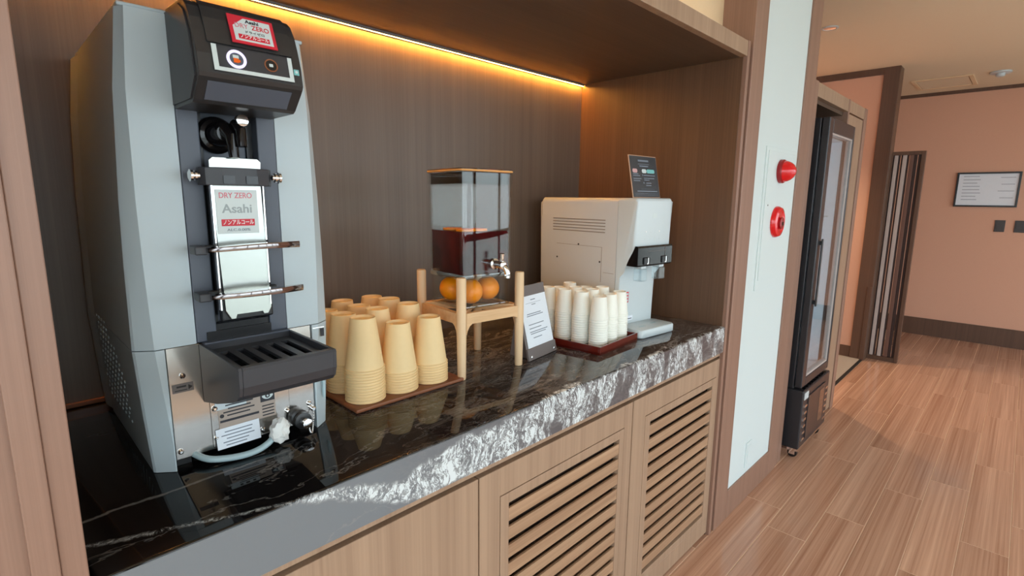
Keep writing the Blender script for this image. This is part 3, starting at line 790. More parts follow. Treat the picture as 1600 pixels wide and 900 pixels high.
box(bm, -1.622, -1.557, ya, yb, .914, .918)
for i, (a, b_) in enumerate(((.012, .05), (.006, .058), (.014, .052), (.010, .056))):
    box(bm, -1.622 + a, -1.622 + b_, ya, yb, .924 + i * .0062, .9262 + i * .0062)
box(bm, -1.612, -1.607, ya, yb, .949, .955); box(bm, -1.602, -1.595, ya, yb, .949, .955); box(bm, -1.589, -1.584, ya, yb, .949, .955)
lathe(bm, [(.0035, ya), (.0035, yb)], 14, (-1.6185, 0, .926), 'Y')
for i in range(4): box(bm, -1.551, -1.530, ya, yb, .906 + i * .006, .908 + i * .006)
box(bm, -1.553, -1.528, ya, yb, .933, .954)
fin('printed_text', bm, 'ink_dark', lab)
bm = bmesh.new(); n_ = 16
eye = [(-1.5405 + .010 * math.cos(2 * math.pi * k / n_), .9435 + .0062 * math.sin(2 * math.pi * k / n_) * abs(math.sin(2 * math.pi * k / n_)) ** .35) for k in range(n_)]
prism(bm, eye, 'Y', FY - .0010, FY - .0006)
fin('eye_symbol', bm, 'label_silver', lab)
fin('eye_pupil', lathe(bmesh.new(), [(.0042, FY - .0014), (.0042, FY - .0010)], 16, (-1.5405, 0, .9435), 'Y'), 'ink_dark', lab)
fin('eye_light', lathe(bmesh.new(), [(.0018, FY - .0017), (.0018, FY - .0014)], 12, (-1.5405, 0, .9435), 'Y'), 'label_silver', lab)
fin('warning_sticker', B(-1.628, -1.577, FY - .0002, FY + .001, 0.938, 0.962, bev=.0002), 'white_plastic', sp)
# hanging white notice, tilted out at its foot
bm = bmesh.new(); box(bm, -.036, .036, -.0180, .0180, -.0004, .0004)
cl = fin('care_notice', on_plane(bm, (-1.595, FY - .004, .8865), (1, -.02, .02), (0, .16, 1)), 'paper', sp)
bm = lines_bm([(-.028 + a, .028 - b_, y, y + .0016) for a, b_, y in ((.006, .004, .010), (0, .006, .004), (.008, .002, -.002), (.002, .012, -.008), (.006, .016, -.0135))], .0003)
fin('printed_text', on_plane(bm, (-1.595, FY - .0047, .8865), (1, -.02, .02), (0, .16, 1)), 'ink', cl)
# drain fitting with cap chain, hose and the wad of tissue round its end
bm = lathe(bmesh.new(), [(.017, FY + .004), (.017, FY - .006), (.013, FY - .008), (.013, FY - .016), (.016, FY - .017), (.016, FY - .024), (.010, FY - .026)], 22, (-1.486, 0, .884), 'Y')
df = fin('drain_valve', bm, 'black_plastic', t, smooth=True)
fin('valve_spout', lathe(bmesh.new(), [(.0075, FY - .025), (.0075, FY - .034), (.009, FY - .035), (.009, FY - .043), (.004, FY - .045)], 16, (-1.486, 0, .884), 'Y'), 'chrome', df, smooth=True)
bm = bmesh.new()
ca, cb = Vector((-1.484, FY - .042, .878)), Vector((-1.457, FY - .004, .893))
for i in range(23):
    u = i / 22; p = ca.lerp(cb, u); p.z -= .029 * (1 - (2 * u - 1) ** 2)
    ball(bm, p, .0019, 8)
fin('ball_chain', bm, 'chrome', df, smooth=True)
fin('chain_anchor', lathe(bmesh.new(), [(.005, FY + .004), (.005, FY - .004), (.003, FY - .006)], 14, (-1.457, 0, .894), 'Y'), 'chrome', df, smooth=True)
hp = smooth_path([(-1.668, .235, .872), (-1.650, .205, .863), (-1.615, .190, .8585), (-1.580, .186, .8585), (-1.552, .190, .866), (-1.535, .200, .880)], 6)
ho = fin('drain_hose', tube(bmesh.new(), hp, .0056, 12), 'hose', t, smooth=True)
bm = bmesh.new(); bmesh.ops.create_icosphere(bm, subdivisions=3, radius=.019, matrix=Matrix.Translation((-1.533, .193, .880)) @ Matrix.Diagonal((.95, .8, 1.2, 1)))
rr = random.Random(3); from mathutils import noise as mnoise
for v in bm.verts:
    q = v.co * 95; v.co += (v.co - Vector((-1.533, .193, .880))) * (0.42 * mnoise.noise(q) + .2 * mnoise.noise(q * 2.3))
fin('tissue_wrap', bm, 'tissue', ho, smooth=True, ang=25)
# small handle recess and mark on the right lower cover
bm = bmesh.new()
rcs = [(-1.4305 + .0022 * math.cos(a), .935 + .028 * math.sin(a)) for a in [2 * math.pi * k / 18 for k in range(18)]]
prism(bm, rcs, 'Y', FY + .0068, FY + .0082)
prism(bm, [(x * 1.0, z) for x, z in rcs], 'Y', FY + .0005, FY + .002)
fin('grip_slot', bm, 'hose', t)
fin('side_mark', B(-1.4325, -1.4255, FY - .0006, FY + .0004, 1.036, 1.052), 'ink_dark', t)
fin('side_shelf_plate', B(-1.4475, -1.425, FY - .0005, FY + .003, 1.0535, 1.0555), 'chrome', t)

# dark channel
chn = fin('front_channel', B(XC - .075, XC + .075, FY + .034, FY + .040, 1.064, 1.57), 'slate', t)
for s in (-1, 1):
    a, b_ = sorted((XC + s * .0748, XC + s * .044))
    fin('channel_strip', B(a, b_, FY - .002, FY + .034, 1.064, 1.50, bev=.002), 'slate', chn)
    a, b_ = sorted((XC + s * .0438, XC + s * .034))
    fin('channel_groove', B(a, b_, FY + .022, FY + .0335, 1.075, 1.45), 'black_plastic', chn)
fin('pour_plate', B(XC - .0338, XC + .0338, FY + .026, FY + .0335, 1.34, 1.43, bev=.002), 'slate', chn)
bm = bmesh.new(); box(bm, XC - .060, XC + .045, FY - .004, FY + .02, 1.064, 1.080); box(bm, XC - .050, XC + .052, FY + .003, FY + .02, 1.080, 1.090)
fin('tray_socket', bm, 'black_plastic', chn)

# tilting cup rest
pl = fin('cup_rest', prism(bmesh.new(), [(-1.6135, 1.328), (-1.6135, 1.362), (-1.608, 1.367), (-1.540, 1.367), (-1.5345, 1.362), (-1.5375, 1.328), (-1.533, 1.115), (-1.539, 1.104), (-1.5465, 1.104), (-1.5475, 1.110), (-1.5905, 1.110), (-1.5915, 1.102), (-1.599, 1.102), (-1.6065, 1.117)], 'Y', .1885, .1925, .0006), 'mirror_steel', t)
bm = bmesh.new(); box(bm, -1.6155, -1.6132, .183, .1925, 1.12, 1.325); box(bm, -1.5358, -1.5338, .185, .1925, 1.12, 1.325)
fin('rest_flange', bm, 'chrome', pl)
fin('rest_carrier', B(-1.611, -1.528, .194, .212, 1.098, 1.33, bev=.003), 'black_plastic', pl)
lb = fin('front_label', B(-1.6085, -1.5450, .1874, .1884, 1.245, 1.316), 'label_silver', pl)
yl = .1872
lettering('DRY ZERO', .0125, (-1.5785, yl, 1.3065), DX, DZ, 'ink_pink', lb, bold=.0001, width=.050)
fin('red_bar', B(-1.6025, -1.5515, .1868, .1874, 1.2575, 1.2685), 'ink_red', lb)
lettering('ノンアルコール', .009, (-1.577, .1866, 1.263), DX, DZ, 'ink_white', lb, bold=.00012, width=.047)
lettering('ALC.0.00%', .006, (-1.577, yl, 1.2510), DX, DZ, 'ink', lb, width=.036)
lettering('Asahi', .020, (-1.577, .1872, 1.2850), DX, DZ, 'ink_glare', lb, bold=.0003, width=.046)
br = bmesh.new()
outer = [(-1.629, .190), (-1.622, .181), (-1.600, .172), (-1.574, .169), (-1.548, .172), (-1.526, .181), (-1.519, .190), (-1.519, .200), (-1.629, .200)]
prism(br, outer, 'Z', 1.3225, 1.3505, .0012)
brk = fin('clamp_bracket', br, 'dark_plastic', pl)
bm = bmesh.new(); box(bm, -1.600, -1.583, .1695, .178, 1.3255, 1.338); box(bm, -1.566, -1.548, .1685, .178, 1.3255, 1.338)
fin('bracket_recess', bm, 'black_gloss', brk)
for s, x0 in ((-1, -1.629), (1, -1.519)):
    pr_ = []
    for k, (r0, h0, h1) in enumerate(((.005, 0, .004), (.008, .004, .0075), (.0055, .0075, .010), (.0095, .010, .014))):
        pr_ += [(r0, x0 + s * (h0 + .0003)), (r0, x0 + s * (h1 - .0003))]
    fin('clamp_screw', lathe(bmesh.new(), pr_ + [(.004, x0 + s * .016)], 16, (0, .186, 1.337), 'X'), 'chrome', brk, smooth=True)
for zc, xr, tilt in ((1.222, -1.487, .002), (1.147, -1.485, .000)):
    bm = bmesh.new()
    n_ = 16; top = []; 
    xa, xb = -1.634, xr
    ring = []
    for k in range(n_ + 1):
        u = k / n_; x = xa + (xb - xa) * u
        yf = .176 - .046 * math.sin(math.pi * min(1, .12 + u * .80)) 
        w_ = .010 + .010 * math.sin(math.pi * u)
        if u > .9: w_ *= 1.25
        zz = zc + .004 * math.sin(math.pi * u) + tilt * u
        ring.append([(x, yf, zz - .0036 - .0018 * u), (x, yf - .0015, zz), (x, yf, zz + .0036 + .0018 * u), (x, yf + w_, zz + .0042), (x, yf + w_, zz - .0042)])
    loft(bm, ring)
    arm = fin('cup_arm', bm, 'dark_chrome', t, smooth=True, ang=40)
    fin('arm_pivot', B(-1.649, -1.631, .168, .200, zc - .0075, zc + .006, bev=.002), 'dark_plastic', arm)
    fin('arm_mount', B(-1.640, -1.520, .1925, .206, zc - .005, zc + .005, bev=.001), 'black_plastic', arm)
# tap
bm = lathe(bmesh.new(), [(.030, FY + .026), (.030, FY + .018), (.026, FY + .014), (.026, FY + .010), (.020, FY + .008), (.017, FY - .018), (.012, FY - .026)], 28, (-1.585, 0, 1.405), 'Y')
tp = fin('tap_body', bm, 'black_gloss', t, smooth=True)
bm = bmesh.new()
tube(bm, [(-1.583, FY - .020, 1.412), (-1.579, FY - .036, 1.400), (-1.578, FY - .040, 1.366)], [.012, .010, .0075], 14)
tube(bm, [(-1.569, FY - .030, 1.420), (-1.568, FY - .047, 1.408), (-1.568, FY - .050, 1.384)], [.010, .009, .0075], 14)
fin('tap_spout', bm, 'black_gloss', tp, smooth=True)
fin('tap_knob', lathe(bmesh.new(), [(.007, FY - .030), (.0098, FY - .047), (.009, FY - .053), (.004, FY - .055)], 20, (-1.566, 0, 1.4245), 'Y'), 'chrome', tp, smooth=True)

# hood
prof = [(.222, 1.582), (.150, 1.579), (.132, 1.575), (.119, 1.566), (.109, 1.549), (.101, 1.53), (.090, 1.50), (.086, 1.474), (.089, 1.4685), (.096, 1.463), (.119, 1.441), (.126, 1.4375), (.222, 1.4375)]
hd = fin('tap_hood', prism(bmesh.new(), prof, 'X', -1.6455, -1.5005, .0012), 'black_plastic', t)
hd.data.materials[0] = M['hoodmat'] = plain('hood_black', rgb(48, 47, 48), 0.36)
fin('hood_flank', prism(bmesh.new(), [(.222, 1.576), (.150, 1.573), (.128, 1.560), (.112, 1.53), (.100, 1.47), (.128, 1.443), (.222, 1.443)], 'X', -1.6475, -1.6453), 'dark_plastic', hd)
up1 = [(.146, 1.5815), (.129, 1.5775), (.1162, 1.568), (.1062, 1.551), (.0975, 1.5295), (.0930, 1.5165), (.100, 1.5165), (.115, 1.55), (.150, 1.575)]
fin('hood_cover', prism(bmesh.new(), up1, 'X', -1.630, -1.512, .0006), M['hoodmat'], hd)
fin('hood_underlip', prism(bmesh.new(), [(.0935, 1.4640), (.1165, 1.4415), (.118, 1.443), (.096, 1.466)], 'X', -1.633, -1.516), 'slate', hd)
bm = bmesh.new()
# button panel with its white U-shaped border, laid on the hood's sloping face
O = Vector((-1.5695, .0905, 1.4955)); UPV = Vector((0, .245, .97)).normalized(); NV = Vector((1, 0, 0)).cross(UPV)
def onhood(bm, off): return on_plane(bm, O + NV * off, (1, 0, 0), UPV)
bm = bmesh.new(); box(bm, -.0565, .0545, -.0185, .0185, -.001, .0022)
pnl = fin('button_panel', onhood(bm, 0), 'dark_plastic', hd)
bm = bmesh.new()
box(bm, -.0565, -.050, -.0185, .0185, .0022, .0030); box(bm, .0485, .0545, -.0185, .0185, .0022, .0030); box(bm, -.050, .0485, -.0185, -.0130, .0022, .0030)
fin('panel_border', onhood(bm, 0), 'label_silver', pnl)
b1 = (-.0255, .0015); b2 = (.0225, .0015)
bm = lathe(bmesh.new(), [(.0095, .0022), (.0095, .0040), (.0132, .0040), (.0132, .0022)], 32, (b1[0], b1[1], 0), cap0=False, cap1=False)
bt = fin('pour_button_ring', onhood(bm, 0), 'lamp_ring', pnl, smooth=True)
bm = lathe(bmesh.new(), [(.0094, .0022), (.0094, .0030)], 28, (b1[0], b1[1], 0))
fin('pour_button', onhood(bm, 0), 'slate', pnl)
bm = bmesh.new(); box(bm, b1[0] - .0042, b1[0] + .0026, b1[1] - .0052, b1[1] + .0012, .003, .0036); box(bm, b1[0] + .0026, b1[0] + .0048, b1[1] - .0040, b1[1] - .0005, .003, .0036)
fin('mug_symbol', onhood(bm, 0), 'orange_flesh', pnl)
bm = bmesh.new(); box(bm, b1[0] - .0046, b1[0] + .0030, b1[1] + .0012, b1[1] + .0056, .003, .0037)
fin('foam_symbol', onhood(bm, 0), 'label_silver', pnl)
bm = lathe(bmesh.new(), [(.0080, .0022), (.0080, .0034), (.0096, .0034), (.0096, .0022)], 30, (b2[0], b2[1], 0), cap0=False, cap1=False)
fin('stop_button_ring', onhood(bm, 0), 'tray_brown', pnl, smooth=True)
bm = lathe(bmesh.new(), [(.0079, .0022), (.0079, .0028)], 26, (b2[0], b2[1], 0))
fin('stop_button', onhood(bm, 0), 'black_plastic', pnl)
bm = bmesh.new(); box(bm, b2[0] - .0028, b2[0] + .0028, b2[1] - .0022, b2[1] + .0022, .0028, .0034, .0006)
fin('stop_symbol', onhood(bm, 0), 'label_silver', pnl)
bm = bmesh.new(); box(bm, .0565, .0645, -.006, .003, .0004, .0016, .0004)
seal = fin('blue_seal', onhood(bm, 0), 'teal', hd)
bm = bmesh.new(); lathe(bm, [(.0022, .0016), (.0022, .0020)], 12, (.0605, -.0013, 0))
fin('seal_dot', onhood(bm, 0), 'white_plastic', seal)
# hood label
LO = Vector((-1.5665, .0985, 1.5420)); LU = Vector((0, .40, .917)).normalized(); LN = Vector((1, 0, 0)).cross(LU)
def onlab(bm, off): return on_plane(bm, LO + LN * off, (1, 0, 0), LU)
bm = bmesh.new(); box(bm, -.0315, .0315, -.0225, .0225, -.001, .0006)
hl = fin('hood_label', onlab(bm, .0), 'ink_red', hd)
bm = bmesh.new(); prism(bm, [(-.0265, -.0185), (.0265, -.0185), (.0265, .0185), (-.0105, .0185), (-.0265, .0045)], 'Z', .0006, .0010)
fin('label_field', onlab(bm, 0), 'label_silver', hl)
def lablet(s, size, x, y, m_, w, bold=0): return fin('lettering', on_plane(text_one(s, size, w, bold), LO + Vector((1, 0, 0)) * x + LU * y + LN * .0013, (1, 0, 0), LU), m_, hl)
def text_one(s, size, w, bold):
    bm = text_bm(s, size, .0002, bold=bold); xs_ = [v.co.x for v in bm.verts]
    if xs_: bmesh.ops.scale(bm, vec=(w / (max(xs_) - min(xs_)), 1, 1), verts=bm.verts)
    return bm
lablet('Asahi', .0075, .001, .0140, 'ink_dark', .019, .0002)
lablet('DRY', .0105, -.0150, .0055, 'ink_pink', .018)
lablet('ZERO', .0105, .0115, .0055, 'ink_red', .025, .0001)
lablet('ドライゼロ', .005, .002, -.0035, 'ink_dark', .026)
bm = bmesh.new(); box(bm, -.0215, .0215, -.0155, -.0080, .0010, .0013)
fin('red_bar', onlab(bm, 0), 'ink_red', hl)
fin('lettering', on_plane(text_one('ノンアルコール', .0065, .039, .0001), LO + LU * -.01175 + LN * .0016, (1, 0, 0), LU), 'ink_white', hl)

# drip tray
ty = [(.222, 1.062), (.036, 1.062), (.034, 1.058), (.035, 1.032), (.040, 1.018), (.050, 1.009), (.070, 1.001), (.150, .976), (.222, .958)]
X0, X1 = -1.643, -1.493
bm = bmesh.new()
w_ = .006
for a, b_ in ((X0, X0 + w_), (X1 - w_, X1)): prism(bm, ty, 'X', a, b_, .0012)
prism(bm, [(.046, 1.062), (.036, 1.062), (.034, 1.058), (.035, 1.032), (.040, 1.018), (.050, 1.009), (.070, 1.001), (.150, .976), (.222, .958), (.222, .964), (.150, .982), (.072, 1.007), (.056, 1.013), (.047, 1.020), (.044, 1.032)], 'X', X0 + w_, X1 - w_)
box(bm, X0 + w_, X1 - w_, .205, .222, .960, 1.062)
dt = fin('drip_tray', bm, 'dark_plastic', t)
fin('tray_ledge', B(X0 + .004, X1 - .004, .204, .220, 1.0615, 1.0645, bev=.001), 'slate', dt)
bm = bmesh.new()
gx0, gx1, gy0, gy1 = X0 + w_ + .0005, X1 - w_ - .0005, .0465, .2045
ns = 5; pitch = (gx1 - gx0 - .014) / ns
box(bm, gx0, gx0 + .012, gy0, gy1, 1.047, 1.052); 
for k in range(ns):
    xa = gx0 + .012 + k * pitch; box(bm, xa + pitch * .52, xa + pitch if k < ns - 1 else gx1, gy0, gy1, 1.047, 1.052)
    box(bm, xa, xa + pitch * .52, gy0, gy0 + .026, 1.047, 1.052); box(bm, xa, xa + pitch * .52, gy1 - .026, gy1, 1.047, 1.052)
fin('drip_grille', bm, 'dark_plastic', dt)
fin('tray_floor', B(gx0, gx1, .06, .204, 1.022, 1.025), 'black_gloss', dt)

# ================================================================== TAN CUPS ON THEIR TRAY
ORD = ['top', 'second from the top', 'third from the top', 'fourth from the top', 'fifth from the top', 'sixth from the top', 'seventh from the top', 'eighth from the top', 'ninth from the top', 'tenth from the top', 'eleventh from the top', 'twelfth from the top', 'thirteenth from the top']
bm = B(-1.361, -1.062, 0.222, 0.585, H + .0005, H + .0095, bev=.003)
tag(fin('serving_tray', bm, 'tray_brown'), 'flat brown wooden tray under the stacks of tan paper cups', 'tray')
def cup_mesh(R, r, h, rec, name, m_, bead=.0024):
    k = (R - r) / h
    prof = [(R - .0022, .0010), (R - .0004, .0000), (R + bead * .75, .0007), (R + bead, .0019), (R + bead * .58, .0032), (R - k * .0034, .0034), (R - k * h * .5, h * .5), (r + .0003, h - .0012), (r - .0002, h), (r - .0012, h - .0002), (r - .0016, h - rec), (.0005, h - rec)]
    bm = lathe(bmesh.new(), prof, 28, cap0=False)
    bmesh.ops.recalc_face_normals(bm, faces=bm.faces)
    me = bpy.data.meshes.new(name); bm.to_mesh(me); bm.free()
    for p in me.polygons: p.use_smooth = True
    me.set_sharp_from_angle(angle=math.radians(50)); me.materials.append(M[m_]); return me
def stack(me, h, pitch, x, y, z0, n, what, where, grp):
    for i in range(n):
        o = bpy.data.objects.new('paper_cup', me); COL.objects.link(o)
        o.location = (x + random.uniform(-.0002, .0002), y + random.uniform(-.0002, .0002), z0 + pitch * i)
        o.rotation_euler = (0, 0, random.random() * 6.28)
        from_top = n - 1 - i
        w = ORD[from_top] if i else 'bottom'
        if from_top == 0: w = 'top'
        tag(o, '%s cup %s, %s' % (what, ('at the ' + w) if w in ('top', 'bottom') else w.replace('the ', ''), where), 'cup', grp)
tan = cup_mesh(.0425, .0272, .115, .0062, 'paper_cup', 'cup_tan')
COLN = ('left', 'middle', 'right'); ROWN = ('front row', 'second row', 'third row', 'back row')
NT = ((12, 8, 8), (11, 11, 11), (10, 10, 11), (0, 10, 10))
for r_ in range(4):
    for c_ in range(3):
        if NT[r_][c_]:
            stack(tan, .115, .0065, -1.309 + c_ * .0895, .274 + r_ * .088, H + .0097, NT[r_][c_], 'tan paper', '%s stack, %s on the brown tray' % (COLN[c_], ROWN[r_]), 'tan paper cups stacked on the brown tray')

# ================================================================== WHITE CUPS ON THE RED TRAY
RZ = math.radians(4)
tr = thing('serving_tray', (-.634, .108, H), 'small dark red lacquer tray with raised rim under the white paper cups', 'tray', rz=RZ, world=False)
fin('tray_base', B(0, .235, 0, .295, .0005, .008), 'tray_red', tr)
bm = bmesh.new(); box(bm, 0, .235, 0, .006, .0005, .025, .001); box(bm, 0, .235, .289, .295, .0005, .025, .001); box(bm, 0, .006, .006, .289, .0005, .025, .001); box(bm, .229, .235, .006, .289, .0005, .025, .001)
fin('rim', bm, 'tray_red', tr)
wh = cup_mesh(.0292, .0212, .072, .0068, 'paper_cup', 'cup_white', .0009)
NWH = ((12, 12, 12), (13, 13, 13), (13, 13, 12), (13, 12, 13))
for r_ in range(4):
    for c_ in range(3):
        x = -.567 + c_ * .0622 - r_ * .005; y = .1635 + c_ * .0045 + r_ * .0645
        stack(wh, .072, .0075, x, y, H + .0084, NWH[r_][c_], 'white paper', '%s stack, %s on the red tray' % (COLN[c_], ROWN[r_]), 'white paper cups stacked on the red tray')

# ================================================================== DRINK JAR ON ITS WOODEN STAND
JC = (-.955, .3215, H); JR = -.094
st = thing('jar_stand', JC, 'four-legged pale wooden stand carrying the glass drink jar', 'stand', rz=JR, world=False)
pz = .262; h_ = .0955
for sx, sy in ((-1, -1), (1, -1), (1, 1), (-1, 1)):
    bm = lathe(bmesh.new(), [(.0098, .0005), (.0108, .004), (.0125, .12), (.0125, pz - .003), (.0108, pz)], 20, (sx * h_, sy * h_, 0))
    fin('leg', bm, 'pale_wood', st, smooth=True)
def rail(along_x, s):
    a = h_ - .0115
    poly = [(-a, .171), (a, .171), (a, .136), (a - .004, .1395), (a - .014, .143), (-a + .018, .143), (-a + .010, .138), (-a + .003, .127), (-a, .116)]
    c = s * h_
    if along_x: bm = prism(bmesh.new(), poly, 'Y', c - .007, c + .007)
    else: bm = prism(bmesh.new(), poly, 'X', c - .007, c + .007)
    return fin('rail', bm, 'pale_wood_x', st)
for s in (-1, 1): rail(True, s); rail(False, s)
for rz in (45, -45):
    bm = box(bmesh.new(), -.122, .122, -.010, .010, .160 if rz > 0 else .158, .174)
    bmesh.ops.rotate(bm, cent=(0, 0, 0), matrix=Matrix.Rotation(math.radians(rz), 3, 'Z'), verts=bm.verts)
    fin('cross_bar', bm, 'pale_wood_x', st)
j = thing('drink_jar', (JC[0], JC[1], H + .175), 'square glass drink jar with tap, red tea inside and oranges in its base', 'drink jar', rz=JR, world=False)
def shell(z0, z1, ho, hi, zi, rad=.012):
    bm = bmesh.new()
    rings = [rrect(ho - .002, ho - .002, rad, z0), rrect(ho, ho, rad, z0 + .002), rrect(ho, ho, rad, z1), rrect(hi, hi, rad - .003, z1), rrect(hi, hi, rad - .003, zi)]
    return loft(bm, rings)
fin('base_compartment', shell(.0005, .0805, .079, .0745, .006), 'glass_base', j, smooth=True, ang=40)
fin('vessel', shell(.081, .345, .0805, .0765, .0875), 'glass_vessel', j, smooth=True, ang=40)
bm = bmesh.new(); loft(bm, [rrect(.0835, .0835, .013, .316), rrect(.0845, .0845, .013, .319), rrect(.0845, .0845, .013, .343), rrect(.0825, .0825, .013, .345), rrect(.0807, .0807, .012, .345), rrect(.0807, .0807, .012, .316), rrect(.0835, .0835, .013, .316)], False, False)
fin('neck_band', bm, 'glass_base', j, smooth=True, ang=40)
lid = fin('lid', loft(bmesh.new(), [rrect(.083, .083, .013, .3455), rrect(.0845, .0845, .014, .347), rrect(.0845, .0845, .014, .353), rrect(.083, .083, .013, .3545)]), 'glass_led_tint', j, smooth=True, ang=40)
fin('lid_rim_glint', loft(bmesh.new(), [rrect(.0848, .0848, .0142, .3475), rrect(.0853, .0853, .0145, .3495), rrect(.0848, .0848, .0142, .3515)], False, False), 'led_glint_edge', lid)  # rim coloured orange for the LED reflection on the glass edge
bm = loft(bmesh.new(), [rrect(.0795, .0795, .012, .0004), rrect(.0800, .0800, .012, .002), rrect(.0800, .0800, .012, .0055), rrect(.0795, .0795, .012, .007)], False, False)
fin('base_edge', bm, 'glass_edge', j, smooth=True, ang=40)
bm = loft(bmesh.new(), [rrect(.0812, .0812, .012, .0770), rrect(.0816, .0816, .012, .080), rrect(.0816, .0816, .012, .0845), rrect(.0812, .0812, .012, .0872)], False, False)
fin('vessel_edge', bm, 'glass_edge', j, smooth=True, ang=40)
# tap
bm = lathe(bmesh.new(), [(.0145, -.0812), (.0145, -.0850), (.010, -.087), (.009, -.108), (.0105, -.110), (.0105, -.120), (.006, -.122)], 22, (.020, 0, .112), 'Y')
tp = fin('tap', bm, 'chrome', j, smooth=True)
fin('tap_spout', tube(bmesh.new(), smooth_path([(.020, -.106, .112), (.024, -.120, .106), (.028, -.125, .092), (.028, -.125, .080)], 5), .0078, 14), 'chrome', tp, smooth=True)
fin('tap_lever', tube(bmesh.new(), [(.020, -.113, .116), (.020, -.113, .135), (.020, -.114, .142)], [.0045, .0055, .0065], 12), 'chrome', tp, smooth=True)
ju = thing('red_tea', (JC[0], JC[1], H + .175), 'dark red tea filling the lower half of the glass jar', 'drink', rz=JR, world=False)
fin('liquid', loft(bmesh.new(), [rrect(.0757, .0757, .009, .0882), rrect(.0757, .0757, .009, .197)]), 'juice', ju)
for i, (x, y, rr_, lab_) in enumerate(((-.045, -.045, .026, 'orange slice floating on the red tea by the near glass corner'), (-.01, -.050, .024, 'orange slice floating on the red tea behind the tap side'), (-.048, .012, .025, 'orange slice floating on the red tea at its left glass side'))):
    s = thing('orange_slice', (0, 0, 0), lab_, 'fruit slice', 'orange slices floating in the jar', world=False)
    c_ = Matrix.Rotation(JR, 3, 'Z') @ Vector((x, y, 0))
    s.location = (JC[0] + c_.x, JC[1] + c_.y, H + .175 + .1972 + i * .0003)
    fin('flesh', lathe(bmesh.new(), [(rr_ * .93, 0), (rr_ * .93, .006)], 24), 'orange_flesh', s)
    fin('rind', lathe(bmesh.new(), [(rr_ * .93, 0.0), (rr_, .001), (rr_, .0055), (rr_ * .93, .0065)], 24, cap0=False, cap1=False), 'orange_peel', s, smooth=True)
for i, (x, y, r_, lab_) in enumerate(((-.040, .030, .0335, 'orange at the left back of the jar base, behind the wooden leg'), (-.026, -.038, .0335, 'middle orange in the jar base, nearest the front corner'), (.044, -.020, .033, 'right-hand orange in the jar base, below the tap'))):
    c_ = Matrix.Rotation(JR, 3, 'Z') @ Vector((x, y, 0))
    o = thing('orange', (JC[0] + c_.x, JC[1] + c_.y, H + .175 + .0063), lab_, 'fruit', 'oranges in the jar base', rz=i * 1.3, world=False)
    bm = bmesh.new(); bmesh.ops.create_uvsphere(bm, u_segments=28, v_segments=18, radius=r_, matrix=Matrix.Translation((0, 0, r_ * .96)) @ Matrix.Rotation(.5 + i, 4, 'X') @ Matrix.Diagonal((1, 1, .96, 1)))
    fin('peel', bm, 'orange_peel', o, smooth=True)
    bm = lathe(bmesh.new(), [(.004, 0), (.003, .0012)], 10)
    on_plane(bm, Vector((0, 0, r_ * .96)) + (Matrix.Rotation(.5 + i, 3, 'X') @ Vector((0, 0, r_ * .962))), (1, 0, 0), Matrix.Rotation(.5 + i, 3, 'X') @ Vector((0, 1, 0)))
    fin('stem_scar', bm, 'pale_wood', o)

# ================================================================== CARD HOLDER
ch_ = thing('card_holder', (-.757, .230, H), 'taupe card holder with a white printed sheet beside the red tray', 'sign', rz=.15, world=False)
LEAN = .24
cx_, sn = math.cos(LEAN), math.sin(LEAN)
def oncard(bm, off=0): return on_plane(bm, Vector((0, -.004, .0008)) + Vector((0, -cx_, sn)) * off, (1, 0, 0), (0, sn, cx_))
bm = bmesh.new(); box(bm, -.074, .074, .0, .213, -.004, 0, .0015)
fin('board', oncard(bm), 'leather', ch_)
bm = bmesh.new(); box(bm, -.0745, .0745, .0, .034, .0, .004, .0012)
lip = fin('lip', oncard(bm), 'leather', ch_)
for x in (-.060, .060):
    fin('rivet', oncard(lathe(bmesh.new(), [(.0042, .004), (.0038, .0058), (.002, .0066)], 16, (x, .010, 0))), 'chrome', lip, smooth=True)
fin('back_prop', prism(bmesh.new(), [(.002, .0005), (.006, .0005), (.075, .0005), (.079, .0005), (.050, .195), (.046, .195)], 'X', -.05, .05), 'leather', ch_)
bm = bmesh.new(); box(bm, -.064, .070, .034, .182, .0005, .0011)
sh = fin('sheet', oncard(bm), 'paper', ch_)
rects = [(-.012, .012, .168, .1705), (-.040, .040, .160, .1607), (-.010, .010, .154, .156)]
for y, a, b_ in ((.128, -.042, .030), (.1225, -.044, .040), (.097, -.042, .036), (.086, -.042, .020), (.076, -.042, .050), (.0705, -.040, .040), (.058, -.030, .015)):
    rects.append((a, b_, y, y + .0022))
bm = bmesh.new()
for a, b_, y0, y1 in rects: box(bm, a, b_, y0, y1, .0011, .0014)
fin('printed_text', oncard(bm), 'ink', sh)

# ================================================================== WATER SERVER
ws = thing('water_server', (-.386, .158, H), 'white countertop water server with black tap block at the right end of the worktop', 'water dispenser', rz=-.096, world=False)
W = .200
fp = [(.075, .462), (.006, .462), (.001, .458), (0, .45), (0, .305), (.003, .288), (.012, .270), (.030, .248), (.046, .232), (.055, .215), (.058, .195), (.058, .002), (.075, .002)]
def bev_prism(poly, a, b, yskip, r):
    bm = prism(bmesh.new(), poly, 'X', a, b)
    es = [e for e in bm.edges if abs(e.verts[0].co.x - e.verts[1].co.x) < 1e-6 and not (abs(e.verts[0].co.y - yskip) < 1e-6 and abs(e.verts[1].co.y - yskip) < 1e-6) and max(e.verts[0].co.z, e.verts[1].co.z) > .01]
    bmesh.ops.bevel(bm, geom=es, offset=r, segments=4, profile=.5, affect='EDGES'); return bm
fs = fin('front_shell', bev_prism(fp, 0, W, .075, .012), 'white_plastic', ws, smooth=True, ang=50)
rb = bmesh.new(); r_ = .018
